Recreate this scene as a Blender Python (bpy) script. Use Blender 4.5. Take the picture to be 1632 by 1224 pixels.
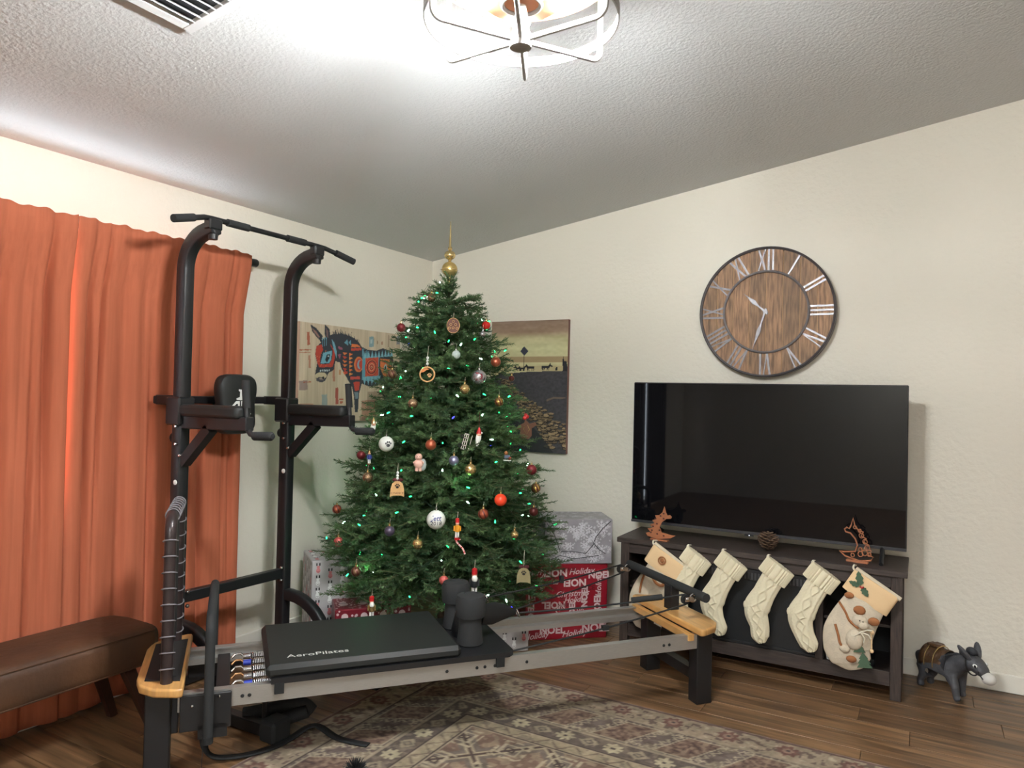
import bpy, math, random
import numpy as np
from mathutils import Vector, Matrix, Euler
PI = math.pi
rnd = random.Random(7)
for o in list(bpy.data.objects):
    bpy.data.objects.remove(o)
SC = bpy.context.scene
COL = SC.collection

# ------------------------------------------------------------------ camera, world, exposure
cam_d = bpy.data.cameras.new('camera'); cam = bpy.data.objects.new('camera', cam_d); COL.objects.link(cam)
MR = ((0.868813, 0.494623, 0.022617), (-0.012339, -0.024036, 0.999635), (-0.494987, 0.868775, 0.014779))
mw = Matrix(((MR[0][0], MR[1][0], -MR[2][0], 3.24477), (MR[0][1], MR[1][1], -MR[2][1], -4.43580),
             (MR[0][2], MR[1][2], -MR[2][2], 1.44401), (0, 0, 0, 1)))
cam.matrix_world = mw
cam_d.sensor_width = 36; cam_d.lens = 25.36; cam_d.clip_start = 0.05
SC.camera = cam
SC.view_settings.view_transform = 'Standard'; SC.view_settings.look = 'None'
SC.view_settings.gamma = 1; SC.view_settings.use_curve_mapping = False
SC.view_settings.exposure = 0.16
W = bpy.data.worlds.new('daylight'); SC.world = W; W.use_nodes = True
bg = W.node_tree.nodes['Background']; bg.inputs[0].default_value = (0.80, 0.90, 1.0, 1); bg.inputs[1].default_value = 19.0
BULB = 2500.0
LAMP = (2.338, -2.839, 2.411)

# ------------------------------------------------------------------ helpers
def lin(c):
    return tuple((x / 255 / 12.92) if x / 255 <= .04045 else ((x / 255 + .055) / 1.055) ** 2.4 for x in c)
MATS = {}
def mat(name, col, rough=.6, metal=0, noise=0, nscale=20, bump=0, bscale=60, stretch=None, col2=None, emit=0, spec=.5, coat=0, dist=.02, trans=0):
    if name in MATS: return MATS[name]
    m = bpy.data.materials.new(name); m.use_nodes = True; nt = m.node_tree; b = nt.nodes['Principled BSDF']
    L = nt.links
    c = lin(col); b.inputs['Base Color'].default_value = (*c, 1)
    b.inputs['Roughness'].default_value = rough; b.inputs['Metallic'].default_value = metal
    b.inputs['Specular IOR Level'].default_value = spec
    if coat: b.inputs['Coat Weight'].default_value = coat
    if trans: b.inputs['Transmission Weight'].default_value = trans
    tc = nt.nodes.new('ShaderNodeTexCoord'); mp = nt.nodes.new('ShaderNodeMapping')
    L.new(tc.outputs['Object'], mp.inputs[0])
    if stretch: mp.inputs['Scale'].default_value = stretch
    if noise or col2:
        n = nt.nodes.new('ShaderNodeTexNoise'); n.inputs['Scale'].default_value = nscale; n.inputs['Detail'].default_value = 6
        L.new(mp.outputs[0], n.inputs['Vector'])
        r = nt.nodes.new('ShaderNodeValToRGB'); L.new(n.outputs[0], r.inputs[0])
        c2 = lin(col2) if col2 else tuple(x * (1 - noise) for x in c)
        r.color_ramp.elements[0].position = .35; r.color_ramp.elements[1].position = .65
        r.color_ramp.elements[0].color = (*c2, 1); r.color_ramp.elements[1].color = (*c, 1)
        L.new(r.outputs[0], b.inputs['Base Color'])
    if bump:
        n2 = nt.nodes.new('ShaderNodeTexNoise'); n2.inputs['Scale'].default_value = bscale; n2.inputs['Detail'].default_value = 4
        L.new(mp.outputs[0], n2.inputs['Vector'])
        bp = nt.nodes.new('ShaderNodeBump'); bp.inputs['Strength'].default_value = bump; bp.inputs['Distance'].default_value = dist
        L.new(n2.outputs[0], bp.inputs['Height']); L.new(bp.outputs[0], b.inputs['Normal'])
    if emit:
        b.inputs['Emission Color'].default_value = (*c, 1); b.inputs['Emission Strength'].default_value = emit
    MATS[name] = m
    return m
def attr_mat(name, rough=.8, bump=0, bscale=300, noise=0, nscale=8, dist=.004):
    m = bpy.data.materials.new(name); m.use_nodes = True; nt = m.node_tree; b = nt.nodes['Principled BSDF']
    a = nt.nodes.new('ShaderNodeAttribute'); a.attribute_name = 'Col'
    b.inputs['Roughness'].default_value = rough; b.inputs['Specular IOR Level'].default_value = .2
    tc = nt.nodes.new('ShaderNodeTexCoord')
    if noise:
        n = nt.nodes.new('ShaderNodeTexNoise'); n.inputs['Scale'].default_value = nscale; n.inputs['Detail'].default_value = 8
        nt.links.new(tc.outputs['Object'], n.inputs['Vector'])
        r = nt.nodes.new('ShaderNodeMapRange'); r.inputs[1].default_value = .3; r.inputs[2].default_value = .7
        r.inputs[3].default_value = 1 - noise; r.inputs[4].default_value = 1 + noise * .5
        nt.links.new(n.outputs[0], r.inputs[0])
        mx = nt.nodes.new('ShaderNodeVectorMath'); mx.operation = 'SCALE'
        nt.links.new(a.outputs['Color'], mx.inputs[0]); nt.links.new(r.outputs[0], mx.inputs['Scale'])
        nt.links.new(mx.outputs[0], b.inputs['Base Color'])
    else: nt.links.new(a.outputs['Color'], b.inputs['Base Color'])
    if bump:
        n2 = nt.nodes.new('ShaderNodeTexNoise'); n2.inputs['Scale'].default_value = bscale
        nt.links.new(tc.outputs['Object'], n2.inputs['Vector'])
        bp = nt.nodes.new('ShaderNodeBump'); bp.inputs['Strength'].default_value = bump; bp.inputs['Distance'].default_value = dist
        nt.links.new(n2.outputs[0], bp.inputs['Height']); nt.links.new(bp.outputs[0], b.inputs['Normal'])
    return m

def V(*a): return Vector(a)
class MB:
    """collects shapes into one mesh"""
    def __init__(s): s.v = []; s.f = []
    def add(s, vs, fs, M=None):
        n = len(s.v)
        s.v += [tuple(M @ Vector(p)) if M else tuple(p) for p in vs]
        s.f += [tuple(i + n for i in f) for f in fs]; return s
    def box(s, c, d, rz=0, bev=0, M=None):
        x, y, z = d[0] / 2, d[1] / 2, d[2] / 2
        if bev:
            b = min(bev, x * .9, y * .9, z * .9); vs = []; 
            for k in range(8):
                sx, sy, sz = (1 if k & 1 else -1), (1 if k & 2 else -1), (1 if k & 4 else -1)
                vs += [(sx * (x - b), sy * (y - b), sz * z), (sx * (x - b), sy * y, sz * (z - b)), (sx * x, sy * (y - b), sz * (z - b))]
            def i(a, bb, c_, t): return ((1 if a > 0 else 0) + (2 if bb > 0 else 0) + (4 if c_ > 0 else 0)) * 3 + t
            fs = []
            for q in (1, -1):
                o = [(-1, -1), (1, -1), (1, 1), (-1, 1)]
                if q < 0: o = o[::-1]
                fs.append([i(a, b_, q, 0) for a, b_ in o])
                fs.append([i(a, q, c_, 1) for a, c_ in o[::-1]])
                fs.append([i(q, a, b_, 2) for a, b_ in o])
            for a in (-1, 1):
                for b_ in (-1, 1):
                    fs.append([i(-1, a, b_, 0), i(1, a, b_, 0), i(1, a, b_, 1), i(-1, a, b_, 1)])
                    fs.append([i(a, -1, b_, 0), i(a, 1, b_, 0), i(a, 1, b_, 2), i(a, -1, b_, 2)])
                    fs.append([i(a, b_, -1, 1), i(a, b_, 1, 1), i(a, b_, 1, 2), i(a, b_, -1, 2)])
                    for c_ in (-1, 1): fs.append([i(a, b_, c_, 0), i(a, b_, c_, 1), i(a, b_, c_, 2)])
        else:
            vs = [(-x, -y, -z), (x, -y, -z), (x, y, -z), (-x, y, -z), (-x, -y, z), (x, -y, z), (x, y, z), (-x, y, z)]
            fs = [(0, 3, 2, 1), (4, 5, 6, 7), (0, 1, 5, 4), (1, 2, 6, 5), (2, 3, 7, 6), (3, 0, 4, 7)]
        T = Matrix.Translation(c) @ Matrix.Rotation(rz, 4, 'Z')
        if M: T = M @ T
        return s.add(vs, fs, T)
    def beam(s, p0, p1, w, h, bev=0, up=(0, 0, 1)):
        p0 = Vector(p0); p1 = Vector(p1); d = p1 - p0; L = d.length; d.normalize(); u = Vector(up)
        if abs(d.dot(u)) > .98: u = Vector((1, 0, 0))
        sd = u.cross(d).normalized(); u2 = d.cross(sd)
        M = Matrix(((d.x, sd.x, u2.x, 0), (d.y, sd.y, u2.y, 0), (d.z, sd.z, u2.z, 0), (0, 0, 0, 1)))
        M = Matrix.Translation((p0 + p1) / 2) @ M
        return s.box((0, 0, 0), (L, w, h), 0, bev, M)
    def tube(s, path, r, seg=12, closed=False, caps=True, sq=None, flat=None):
        P = [Vector(p) for p in path]; n = len(P); rings = []
        rr = r if hasattr(r, '__len__') else [r] * n
        nrm = None
        for i in range(n):
            if closed: t = (P[(i + 1) % n] - P[i - 1])
            else: t = P[min(i + 1, n - 1)] - P[max(i - 1, 0)]
            t.normalize()
            if nrm is None:
                nrm = t.orthogonal().normalized()
                if abs(t.z) < .9: nrm = (Vector((0, 0, 1)) - t * t.z).normalized()
                elif abs(t.x) < .9: nrm = (Vector((1, 0, 0)) - t * t.x).normalized()
            else: nrm = (nrm - t * nrm.dot(t)).normalized()
            bn = t.cross(nrm)
            ring = []
            for k in range(seg):
                a = 2 * PI * k / seg
                ca, sa = math.cos(a), math.sin(a)
                if sq:   # rounded-square section
                    e = .35; ca = math.copysign(abs(ca) ** e, ca); sa = math.copysign(abs(sa) ** e, sa); m = max(abs(ca), abs(sa)); 
                fl = flat or (1, 1)
                ring.append(P[i] + nrm * (ca * rr[i] * fl[0]) + bn * (sa * rr[i] * fl[1]))
            rings.append(ring)
        vs = [p for rg in rings for p in rg]; fs = []
        m = n if closed else n - 1
        for i in range(m):
            for k in range(seg):
                a = i * seg + k; b = i * seg + (k + 1) % seg; c = ((i + 1) % n) * seg + (k + 1) % seg; d = ((i + 1) % n) * seg + k
                fs.append((a, b, c, d))
        if caps and not closed:
            fs.append(tuple(range(seg))[::-1]); fs.append(tuple((n - 1) * seg + k for k in range(seg)))
        return s.add(vs, fs)
    def cyl(s, p0, p1, r0, r1=None, seg=16): return s.tube([p0, p1], [r0, r0 if r1 is None else r1], seg)
    def lathe(s, prof, c=(0, 0, 0), seg=20, M=None, sy=1):
        n = len(prof); vs = []; fs = []
        for (r, z) in prof:
            for k in range(seg):
                a = 2 * PI * k / seg; vs.append((r * math.cos(a), r * sy * math.sin(a), z))
        for i in range(n - 1):
            for k in range(seg):
                fs.append((i * seg + k, i * seg + (k + 1) % seg, (i + 1) * seg + (k + 1) % seg, (i + 1) * seg + k))
        fs.append(tuple(range(seg))[::-1]); fs.append(tuple((n - 1) * seg + k for k in range(seg)))
        T = Matrix.Translation(c)
        if M: T = T @ M
        return s.add(vs, fs, T)
    def ball(s, c, r, seg=16, sc=(1, 1, 1), M=None):
        h = seg // 2
        prof = [(max(1e-4, math.sin(PI * i / h)), -math.cos(PI * i / h)) for i in range(h + 1)]
        T = Matrix.Diagonal((r * sc[0], r * sc[1], r * sc[2], 1))
        if M: T = M @ T
        return s.lathe(prof, c, seg, T)
    def prism(s, poly, t, M=None, z0=0):
        n = len(poly); vs = [(x, y, z0) for x, y in poly] + [(x, y, z0 + t) for x, y in poly]
        a = sum(poly[i][0] * poly[(i + 1) % n][1] - poly[(i + 1) % n][0] * poly[i][1] for i in range(n))
        fs = [tuple(range(n))[::-1], tuple(range(n, 2 * n))] + [(i, (i + 1) % n, (i + 1) % n + n, i + n) for i in range(n)]
        if a < 0: fs = [f[::-1] for f in fs]
        return s.add(vs, fs, M)
    def torus(s, c, R, r, seg=32, s2=8, M=None, sx=1, sy=1):
        M = Matrix.Translation(c) @ (M or Matrix.Identity(4))
        return s.tube([M @ Vector((R * sx * math.cos(2 * PI * i / seg), R * sy * math.sin(2 * PI * i / seg), 0)) for i in range(seg)], r, s2, closed=True)
    def ob(s, name, m, parent=None, loc=None, smooth=True, ang=38):
        me = bpy.data.meshes.new(name); me.from_pydata(s.v, [], s.f); me.validate(); me.update()
        if m: me.materials.append(m)
        if smooth:
            me.polygons.foreach_set('use_smooth', [True] * len(me.polygons)); me.set_sharp_from_angle(angle=math.radians(ang))
        o = bpy.data.objects.new(name, me); COL.objects.link(o)
        if parent: o.parent = parent
        if loc: o.location = loc
        return o
def fix_normals(o):
    import bmesh
    bm = bmesh.new(); bm.from_mesh(o.data); bmesh.ops.recalc_face_normals(bm, faces=bm.faces); bm.to_mesh(o.data); bm.free(); return o
def tag(o, label=None, cat=None, group=None, kind=None):
    if label: o['label'] = label
    if cat: o['category'] = cat
    if group: o['group'] = group
    if kind: o['kind'] = kind
    return o
def thing(name, label, cat, loc=(0, 0, 0), rz=0, group=None):
    o = bpy.data.objects.new(name, None); COL.objects.link(o); o.location = loc; o.rotation_euler = (0, 0, rz); o.empty_display_size = .05
    return tag(o, label, cat, group)
def struct(name, mb, m, **k):
    o = mb.ob(name, m, **k); o['kind'] = 'structure'; return o
def dup_mesh(o, name, parent, loc, rot=None):
    c = bpy.data.objects.new(name, o.data); COL.objects.link(c); c.parent = parent; c.location = loc
    if rot: c.rotation_euler = rot
    return c
def text_geo(body, size, align='CENTER', bold=0, shear=0, sx=1):
    cu = bpy.data.curves.new('t', 'FONT'); cu.body = body; cu.size = size; cu.align_x = align; cu.align_y = 'CENTER'; cu.shear = shear; cu.offset = bold
    cu.resolution_u = 2
    o = bpy.data.objects.new('t', cu); COL.objects.link(o)
    dg = bpy.context.evaluated_depsgraph_get(); dg.update()
    me = bpy.data.meshes.new_from_object(o.evaluated_get(dg))
    vs = [(v.co.x * sx, v.co.y, 0) for v in me.vertices]; fs = [tuple(p.vertices) for p in me.polygons]
    bpy.data.objects.remove(o); bpy.data.curves.remove(cu); bpy.data.meshes.remove(me)
    return vs, fs
def frame(o, x, y):      # matrix whose local x,y axes are given 3-D directions, z their cross product
    x = Vector(x).normalized(); y = Vector(y).normalized(); z = x.cross(y).normalized()
    return Matrix(((x.x, y.x, z.x, o[0]), (x.y, y.y, z.y, o[1]), (x.z, y.z, z.z, o[2]), (0, 0, 0, 1)))

# ---- painting flat pictures into a grid of coloured points
class Paint:
    def __init__(s, w, h, col): s.w, s.h = w, h; s.a = np.ones((h, w, 3)) * np.array(col, float); s.X, s.Y = np.meshgrid((np.arange(w) + .5) / w, (np.arange(h) + .5) / h)
    def mask_poly(s, pts):
        m = np.zeros((s.h, s.w), bool); n = len(pts)
        for i in range(n):
            x0, y0 = pts[i]; x1, y1 = pts[(i + 1) % n]
            if y0 == y1: continue
            c = ((s.Y >= min(y0, y1)) & (s.Y < max(y0, y1))); xi = x0 + (s.Y - y0) * (x1 - x0) / (y1 - y0)
            m ^= c & (s.X < xi)
        return m
    def put(s, m, col, al=1): s.a[m] = s.a[m] * (1 - al) + np.array(col, float) * al
    def poly(s, pts, col, al=1): s.put(s.mask_poly(pts), col, al)
    def ell(s, cx, cy, rx, ry, col, al=1): s.put(((s.X - cx) / rx) ** 2 + ((s.Y - cy) / ry) ** 2 < 1, col, al)
    def rect(s, x0, y0, x1, y1, col, al=1): s.put((s.X > x0) & (s.X < x1) & (s.Y > y0) & (s.Y < y1), col, al)
    def noise(s, amp, sx=1, sy=1, seed=1):
        r = np.random.RandomState(seed); n = r.rand(max(2, int(s.h / sy)) + 1, max(2, int(s.w / sx)) + 1)
        yi = np.linspace(0, n.shape[0] - 1.001, s.h); xi = np.linspace(0, n.shape[1] - 1.001, s.w)
        y0 = yi.astype(int)[:, None]; x0 = xi.astype(int)[None, :]; fy = (yi - yi.astype(int))[:, None]; fx = (xi - xi.astype(int))[None, :]
        v = n[y0, x0] * (1 - fy) * (1 - fx) + n[y0 + 1, x0] * fy * (1 - fx) + n[y0, x0 + 1] * (1 - fy) * fx + n[y0 + 1, x0 + 1] * fy * fx
        return (v - .5) * 2 * amp
    def obj(s, name, M, W_, H_, m, parent):     # origin top-left, x right, y down the picture
        xs = np.linspace(0, W_, s.w); ys = np.linspace(0, -H_, s.h); X, Y = np.meshgrid(xs, ys)
        P = np.stack([X.ravel(), Y.ravel(), np.zeros(X.size), np.ones(X.size)], 1) @ np.array(M).T
        idx = np.arange(s.w * s.h).reshape(s.h, s.w)
        F = np.stack([idx[1:, :-1].ravel(), idx[1:, 1:].ravel(), idx[:-1, 1:].ravel(), idx[:-1, :-1].ravel()], 1)
        me = bpy.data.meshes.new(name); me.vertices.add(len(P)); me.vertices.foreach_set('co', P[:, :3].astype('f').ravel())
        me.loops.add(F.size); me.loops.foreach_set('vertex_index', F.astype('i').ravel()); me.polygons.add(len(F))
        me.polygons.foreach_set('loop_start', np.arange(0, F.size, 4, dtype='i')); me.update(calc_edges=True)
        c = np.clip(s.a, 0, 255).reshape(-1, 3) / 255; c = np.where(c <= .04045, c / 12.92, ((c + .055) / 1.055) ** 2.4)
        at = me.color_attributes.new('Col', 'FLOAT_COLOR', 'POINT'); at.data.foreach_set('color', np.concatenate([c, np.ones((len(c), 1))], 1).astype('f').ravel())
        me.materials.append(m); o = bpy.data.objects.new(name, me); COL.objects.link(o)
        if parent: o.parent = parent
        return o

# ------------------------------------------------------------------ materials
M_WALL = mat('cream wall paint', (223, 216, 202), .55, bump=.35, bscale=38, dist=.012, spec=.35)
M_CEIL = mat('white textured ceiling', (208, 208, 208), .75, bump=.35, bscale=70, dist=.014, spec=.2)
M_TRIM = mat('white trim', (225, 220, 208), .4)
M_BLK = mat('black powder coat', (26, 26, 28), .42, bump=.05, bscale=400)
M_BLKR = mat('black rubber', (22, 23, 24), .7)
M_VINYL = mat('black vinyl', (26, 28, 27), .58, bump=.08, bscale=500, dist=.002)
M_FOAM = mat('black foam', (34, 35, 36), .85, bump=.2, bscale=300, dist=.003)
M_CHROME = mat('chrome', (210, 210, 212), .15, 1)
M_ALU = mat('brushed aluminium', (186, 184, 180), .38, .75, noise=.12, nscale=30, stretch=(1, 30, 30))
M_BAMBOO = mat('honey varnished wood', (212, 160, 96), .28, noise=.25, nscale=9, stretch=(8, 1, 1), coat=.3)
M_ESP = mat('dark brown wood grain', (66, 55, 50), .5, col2=(44, 36, 33), nscale=9, stretch=(1.2, 14, 14), bump=.1, bscale=40)
M_ESPV = mat('dark brown wood grain upright', (70, 58, 52), .5, col2=(45, 37, 34), nscale=9, stretch=(14, 14, 1.2), bump=.1, bscale=40)
M_DARK = mat('dark inside', (20, 20, 22), .6)
M_WHITE = mat('white enamel', (228, 228, 224), .4)
M_GOLD = mat('pale gold', (212, 186, 130), .22, .85)
M_STRING = mat('white cord', (214, 206, 186), .8)

# ------------------------------------------------------------------ room shell
XR, YF = 6.2, -7.2
KV, H0 = .1535, 2.44
# floor slab and its planks
struct('floor', MB().box(((XR) / 2, YF / 2, -.06), (XR + .6, -YF + .6, .1)), M_DARK, smooth=False)
floor = bpy.data.objects['floor']
def plank_mat(name, c1, c2, off):
    m = bpy.data.materials.new(name); m.use_nodes = True; nt = m.node_tree; b = nt.nodes['Principled BSDF']
    g = nt.nodes.new('ShaderNodeNewGeometry'); mp = nt.nodes.new('ShaderNodeMapping'); mp.inputs['Scale'].default_value = (1.6, 26, 1); mp.inputs['Location'].default_value = (off, off * 3, 0)
    n = nt.nodes.new('ShaderNodeTexNoise'); n.inputs['Scale'].default_value = 1.3; n.inputs['Detail'].default_value = 9; n.inputs['Distortion'].default_value = .7
    oi = nt.nodes.new('ShaderNodeObjectInfo'); ad = nt.nodes.new('ShaderNodeVectorMath'); ad.operation = 'ADD'
    sc = nt.nodes.new('ShaderNodeMath'); sc.operation = 'MULTIPLY'; sc.inputs[1].default_value = 60
    nt.links.new(oi.outputs['Random'], sc.inputs[0]); nt.links.new(g.outputs['Position'], mp.inputs[0]); nt.links.new(mp.outputs[0], ad.inputs[0]); nt.links.new(sc.outputs[0], ad.inputs[1])
    nt.links.new(ad.outputs[0], n.inputs['Vector'])
    r = nt.nodes.new('ShaderNodeValToRGB'); r.color_ramp.elements[0].position = .33; r.color_ramp.elements[1].position = .66
    r.color_ramp.elements[0].color = (*lin(c2), 1); r.color_ramp.elements[1].color = (*lin(c1), 1); nt.links.new(n.outputs[0], r.inputs[0])
    hs = nt.nodes.new('ShaderNodeHueSaturation'); mr = nt.nodes.new('ShaderNodeMapRange'); mr.inputs[3].default_value = .82; mr.inputs[4].default_value = 1.16
    nt.links.new(oi.outputs['Random'], mr.inputs[0]); nt.links.new(mr.outputs[0], hs.inputs['Value']); nt.links.new(r.outputs[0], hs.inputs['Color'])
    nt.links.new(hs.outputs[0], b.inputs['Base Color']); b.inputs['Roughness'].default_value = .36; b.inputs['Specular IOR Level'].default_value = .4
    bp = nt.nodes.new('ShaderNodeBump'); bp.inputs['Strength'].default_value = .15; bp.inputs['Distance'].default_value = .003
    nt.links.new(n.outputs[0], bp.inputs['Height']); nt.links.new(bp.outputs[0], b.inputs['Normal'])
    return m
M_PLANK = plank_mat('oak plank', (130, 98, 68), (74, 54, 36), 0)
PW, PL = .152, 1.22
def plank_mesh(L):
    o = MB().box((0, 0, 0), (L - .002, PW - .002, .01), 0, .0012); me = bpy.data.meshes.new('plank'); me.from_pydata(o.v, [], o.f); me.materials.append(M_PLANK); return me
pfull = plank_mesh(PL)
row = 0; y = -.012
while y > YF:
    x = -.0 - rnd.random() * PL
    while x < XR:
        x0, x1 = max(x, 0.0), min(x + PL, XR)
        if x1 - x0 > .06:
            me = pfull if x1 - x0 > PL - .001 else plank_mesh(x1 - x0)
            p = bpy.data.objects.new('floor_plank', me); COL.objects.link(p); p.parent = floor; p.location = ((x0 + x1) / 2, y - PW / 2, -.005)
        x += PL
    y -= PW; row += 1
# walls
def zc(x): return H0 + KV * x
t = .12
mb = MB()   # left wall with two openings
WY0, WY1, WZ0, WZ1 = -3.55, -2.02, .95, 2.11
DY0, DY1, DZ1 = -5.95, -4.6, 2.05
def wl(y0, y1, z0, z1): mb.box((-t / 2, (y0 + y1) / 2, (z0 + z1) / 2), (t, y1 - y0, z1 - z0))
wl(WY1, 0, 0, H0); wl(WY0, WY1, 0, WZ0); wl(WY0, WY1, WZ1, H0); wl(DY1, WY0, 0, H0); wl(DY0, DY1, DZ1, H0); wl(YF, DY0, 0, H0)
struct('wall_left', mb, M_WALL, smooth=False)
def gable(y0, y1):
    return MB().prism([(-t, -.01), (XR + t, -.01), (XR + t, zc(XR + t)), (-t, zc(-t))], y1 - y0, Matrix(((1, 0, 0, 0), (0, 0, 1, y0), (0, 1, 0, 0), (0, 0, 0, 1))))
fix_normals(struct('wall_back', gable(0, t), M_WALL, smooth=False))
fix_normals(struct('wall_front', gable(YF - t, YF), M_WALL, smooth=False))
struct('wall_right', MB().box((XR + t / 2, YF / 2, zc(XR) / 2), (t, -YF, zc(XR))), M_WALL, smooth=False)
fix_normals(struct('ceiling', MB().add([(-t, YF - t, zc(-t)), (XR + t, YF - t, zc(XR + t)), (XR + t, t, zc(XR + t)), (-t, t, zc(-t)),
    (-t, YF - t, zc(-t) + .1), (XR + t, YF - t, zc(XR + t) + .1), (XR + t, t, zc(XR + t) + .1), (-t, t, zc(-t) + .1)],
    [(0, 1, 2, 3), (7, 6, 5, 4), (0, 4, 5, 1), (1, 5, 6, 2), (2, 6, 7, 3), (3, 7, 4, 0)]), M_CEIL, smooth=False))
def base(name, c, d): struct(name, MB().box(c, d, 0, .004), M_TRIM)
base('baseboard_back', (XR / 2, -.007, .045), (XR, .014, .09)); base('baseboard_left', (.007, -2.3, .045), (.014, 4.6, .09))
# window behind the curtain
def window(name, y0, y1, z0, z1):
    o = struct(name, MB().box((-.06, (y0 + y1) / 2, z0 + .02), (.07, y1 - y0, .04)).box((-.06, (y0 + y1) / 2, z1 - .02), (.07, y1 - y0, .04))
        .box((-.06, y0 + .02, (z0 + z1) / 2), (.07, .04, z1 - z0)).box((-.06, y1 - .02, (z0 + z1) / 2), (.07, .04, z1 - z0)).box((-.06, (y0 + y1) / 2, (z0 + z1) / 2), (.05, .03, z1 - z0)), M_TRIM)
    g = bpy.data.materials.new('window glass'); g.use_nodes = True; nt = g.node_tree; nt.nodes.remove(nt.nodes['Principled BSDF'])
    t1 = nt.nodes.new('ShaderNodeBsdfTransparent'); t2 = nt.nodes.new('ShaderNodeBsdfGlossy'); t2.inputs['Roughness'].default_value = .03; ms = nt.nodes.new('ShaderNodeMixShader'); ms.inputs[0].default_value = .07
    nt.links.new(t1.outputs[0], ms.inputs[1]); nt.links.new(t2.outputs[0], ms.inputs[2]); nt.links.new(ms.outputs[0], nt.nodes['Material Output'].inputs[0])
    MB().box((-.06, (y0 + y1) / 2, (z0 + z1) / 2), (.004, y1 - y0 - .02, z1 - z0 - .02)).ob('pane', g, o, smooth=False)
    return o
window('window_1', WY0, WY1, WZ0, WZ1)
for i_, (ya, yb, za, zb) in enumerate(((WY0, WY1, WZ0, WZ1), (DY0, DY1, 0, DZ1))):   # portals: they give no light, only tell the renderer where the sky comes in
    al = bpy.data.lights.new('sky_portal', 'AREA'); al.shape = 'RECTANGLE'; al.size = zb - za; al.size_y = yb - ya; al.cycles.is_portal = True
    ao = bpy.data.objects.new('sky_portal', al); COL.objects.link(ao); ao.location = (-.125, (ya + yb) / 2, (za + zb) / 2); ao.rotation_euler = (0, -PI / 2, 0)
# sliding door far to the left of the camera, its drapes nearly closed; the screen of the television mirrors the gap
dd = struct('door_1', MB().box((-.06, DY0 + .03, DZ1 / 2), (.08, .06, DZ1)).box((-.06, DY1 - .03, DZ1 / 2), (.08, .06, DZ1)).box((-.06, (DY0 + DY1) / 2, DZ1 - .03), (.08, DY1 - DY0, .06)).box((-.06, (DY0 + DY1) / 2, .03), (.08, DY1 - DY0, .06)), M_TRIM)
MB().tube([(-.04, -5.245, .98), (-.005, -5.245, .98), (-.005, -5.245, 1.20), (-.04, -5.245, 1.20)], .01, 8).ob('door_handle', M_BLK, dd)
M_DRAPE = mat('grey drape', (70, 66, 66), .9)
for (a, b, lb) in ((-6.1, -5.29, 'dark grey drape on the far side of the gap over the sliding door'), (-5.225, -4.45, 'dark grey drape on the near side of the gap over the sliding door')):
    m_ = MB(); n = 40; vs = []; fs = []
    for i in range(n + 1):
        yy = a + (b - a) * i / n
        for z in (.02, 2.15): vs.append((.07 + .018 * math.sin(i * 1.3), yy, z))
    fs = [(2 * i, 2 * i + 2, 2 * i + 3, 2 * i + 1) for i in range(n)]
    o = m_.add(vs, fs).ob('drape', M_DRAPE); tag(o, lb, 'curtain')
    sm = o.modifiers.new('s', 'SOLIDIFY'); sm.thickness = .004

# ------------------------------------------------------------------ ceiling fan light and vent
fan = thing('ceiling_fan_light', 'caged ceiling fan light with white ring, curved arms and glowing bulbs', 'ceiling light', LAMP)
M_FAN = mat('distressed white metal', (150, 147, 142), .45, noise=.15, nscale=30)
M_COPPER = mat('warm copper disc', (196, 128, 92), .4, .3)
zt = zc(LAMP[0]) - LAMP[2]
MB().lathe([(.075, zt - .05), (.085, zt - .02), (.085, zt + .02)]).cyl((0, 0, .14), (0, 0, zt - .03), .018).ob('downrod', M_FAN, fan)
MB().lathe([(.02, .035), (.10, .04), (.125, .06), (.125, .15), (.06, .175)], seg=32).ob('motor_housing', M_COPPER, fan)
MB().torus((0, 0, .034), .05, .006, 28, 8).ob('motor_trim', M_FAN, fan)
MB().lathe([(.10, .105), (.235, .112), (.24, .118), (.235, .124), (.10, .128)], seg=48).ob('upper_pan', M_COPPER, fan)
def band(z, R, h): 
    m_ = MB(); seg = 64; vs = []; fs = []
    for k in range(seg):
        a = 2 * PI * k / seg
        for (r, zz) in ((R, z - h / 2), (R, z + h / 2), (R - .004, z + h / 2), (R - .004, z - h / 2)): vs.append((r * math.cos(a), r * math.sin(a), zz))
    for k in range(seg):
        for j in range(4): fs.append((4 * k + j, 4 * ((k + 1) % seg) + j, 4 * ((k + 1) % seg) + (j + 1) % 4, 4 * k + (j + 1) % 4))
    return m_.add(vs, fs)
band(0, .25, .028).ob('ring', M_FAN, fan); band(.16, .25, .02).ob('ring', M_FAN, fan)
for k in range(6):
    a = math.radians(k * 60 - 4); c_, s_ = math.cos(a), math.sin(a)
    pts = [(.03 * c_, .03 * s_, -.058)]
    for i in range(8):
        th = PI / 2 * i / 7; pts.append(((.215 + .025 * math.sin(th)) * c_, (.215 + .025 * math.sin(th)) * s_, -.058 + .025 * (1 - math.cos(th)) + .028 * 0))
    pts += [(.24 * c_, .24 * s_, .165), (.2 * c_, .2 * s_, .19), (.06 * c_, .06 * s_, .19)]
    MB().tube(pts, .0085, 8, flat=(1, .7)).ob('cage_arm', M_FAN, fan)
MB().lathe([(.012, -.085), (.028, -.078), (.03, -.05), (.022, -.035), (.012, .03)], seg=20).ob('hub', M_FAN, fan)
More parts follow.
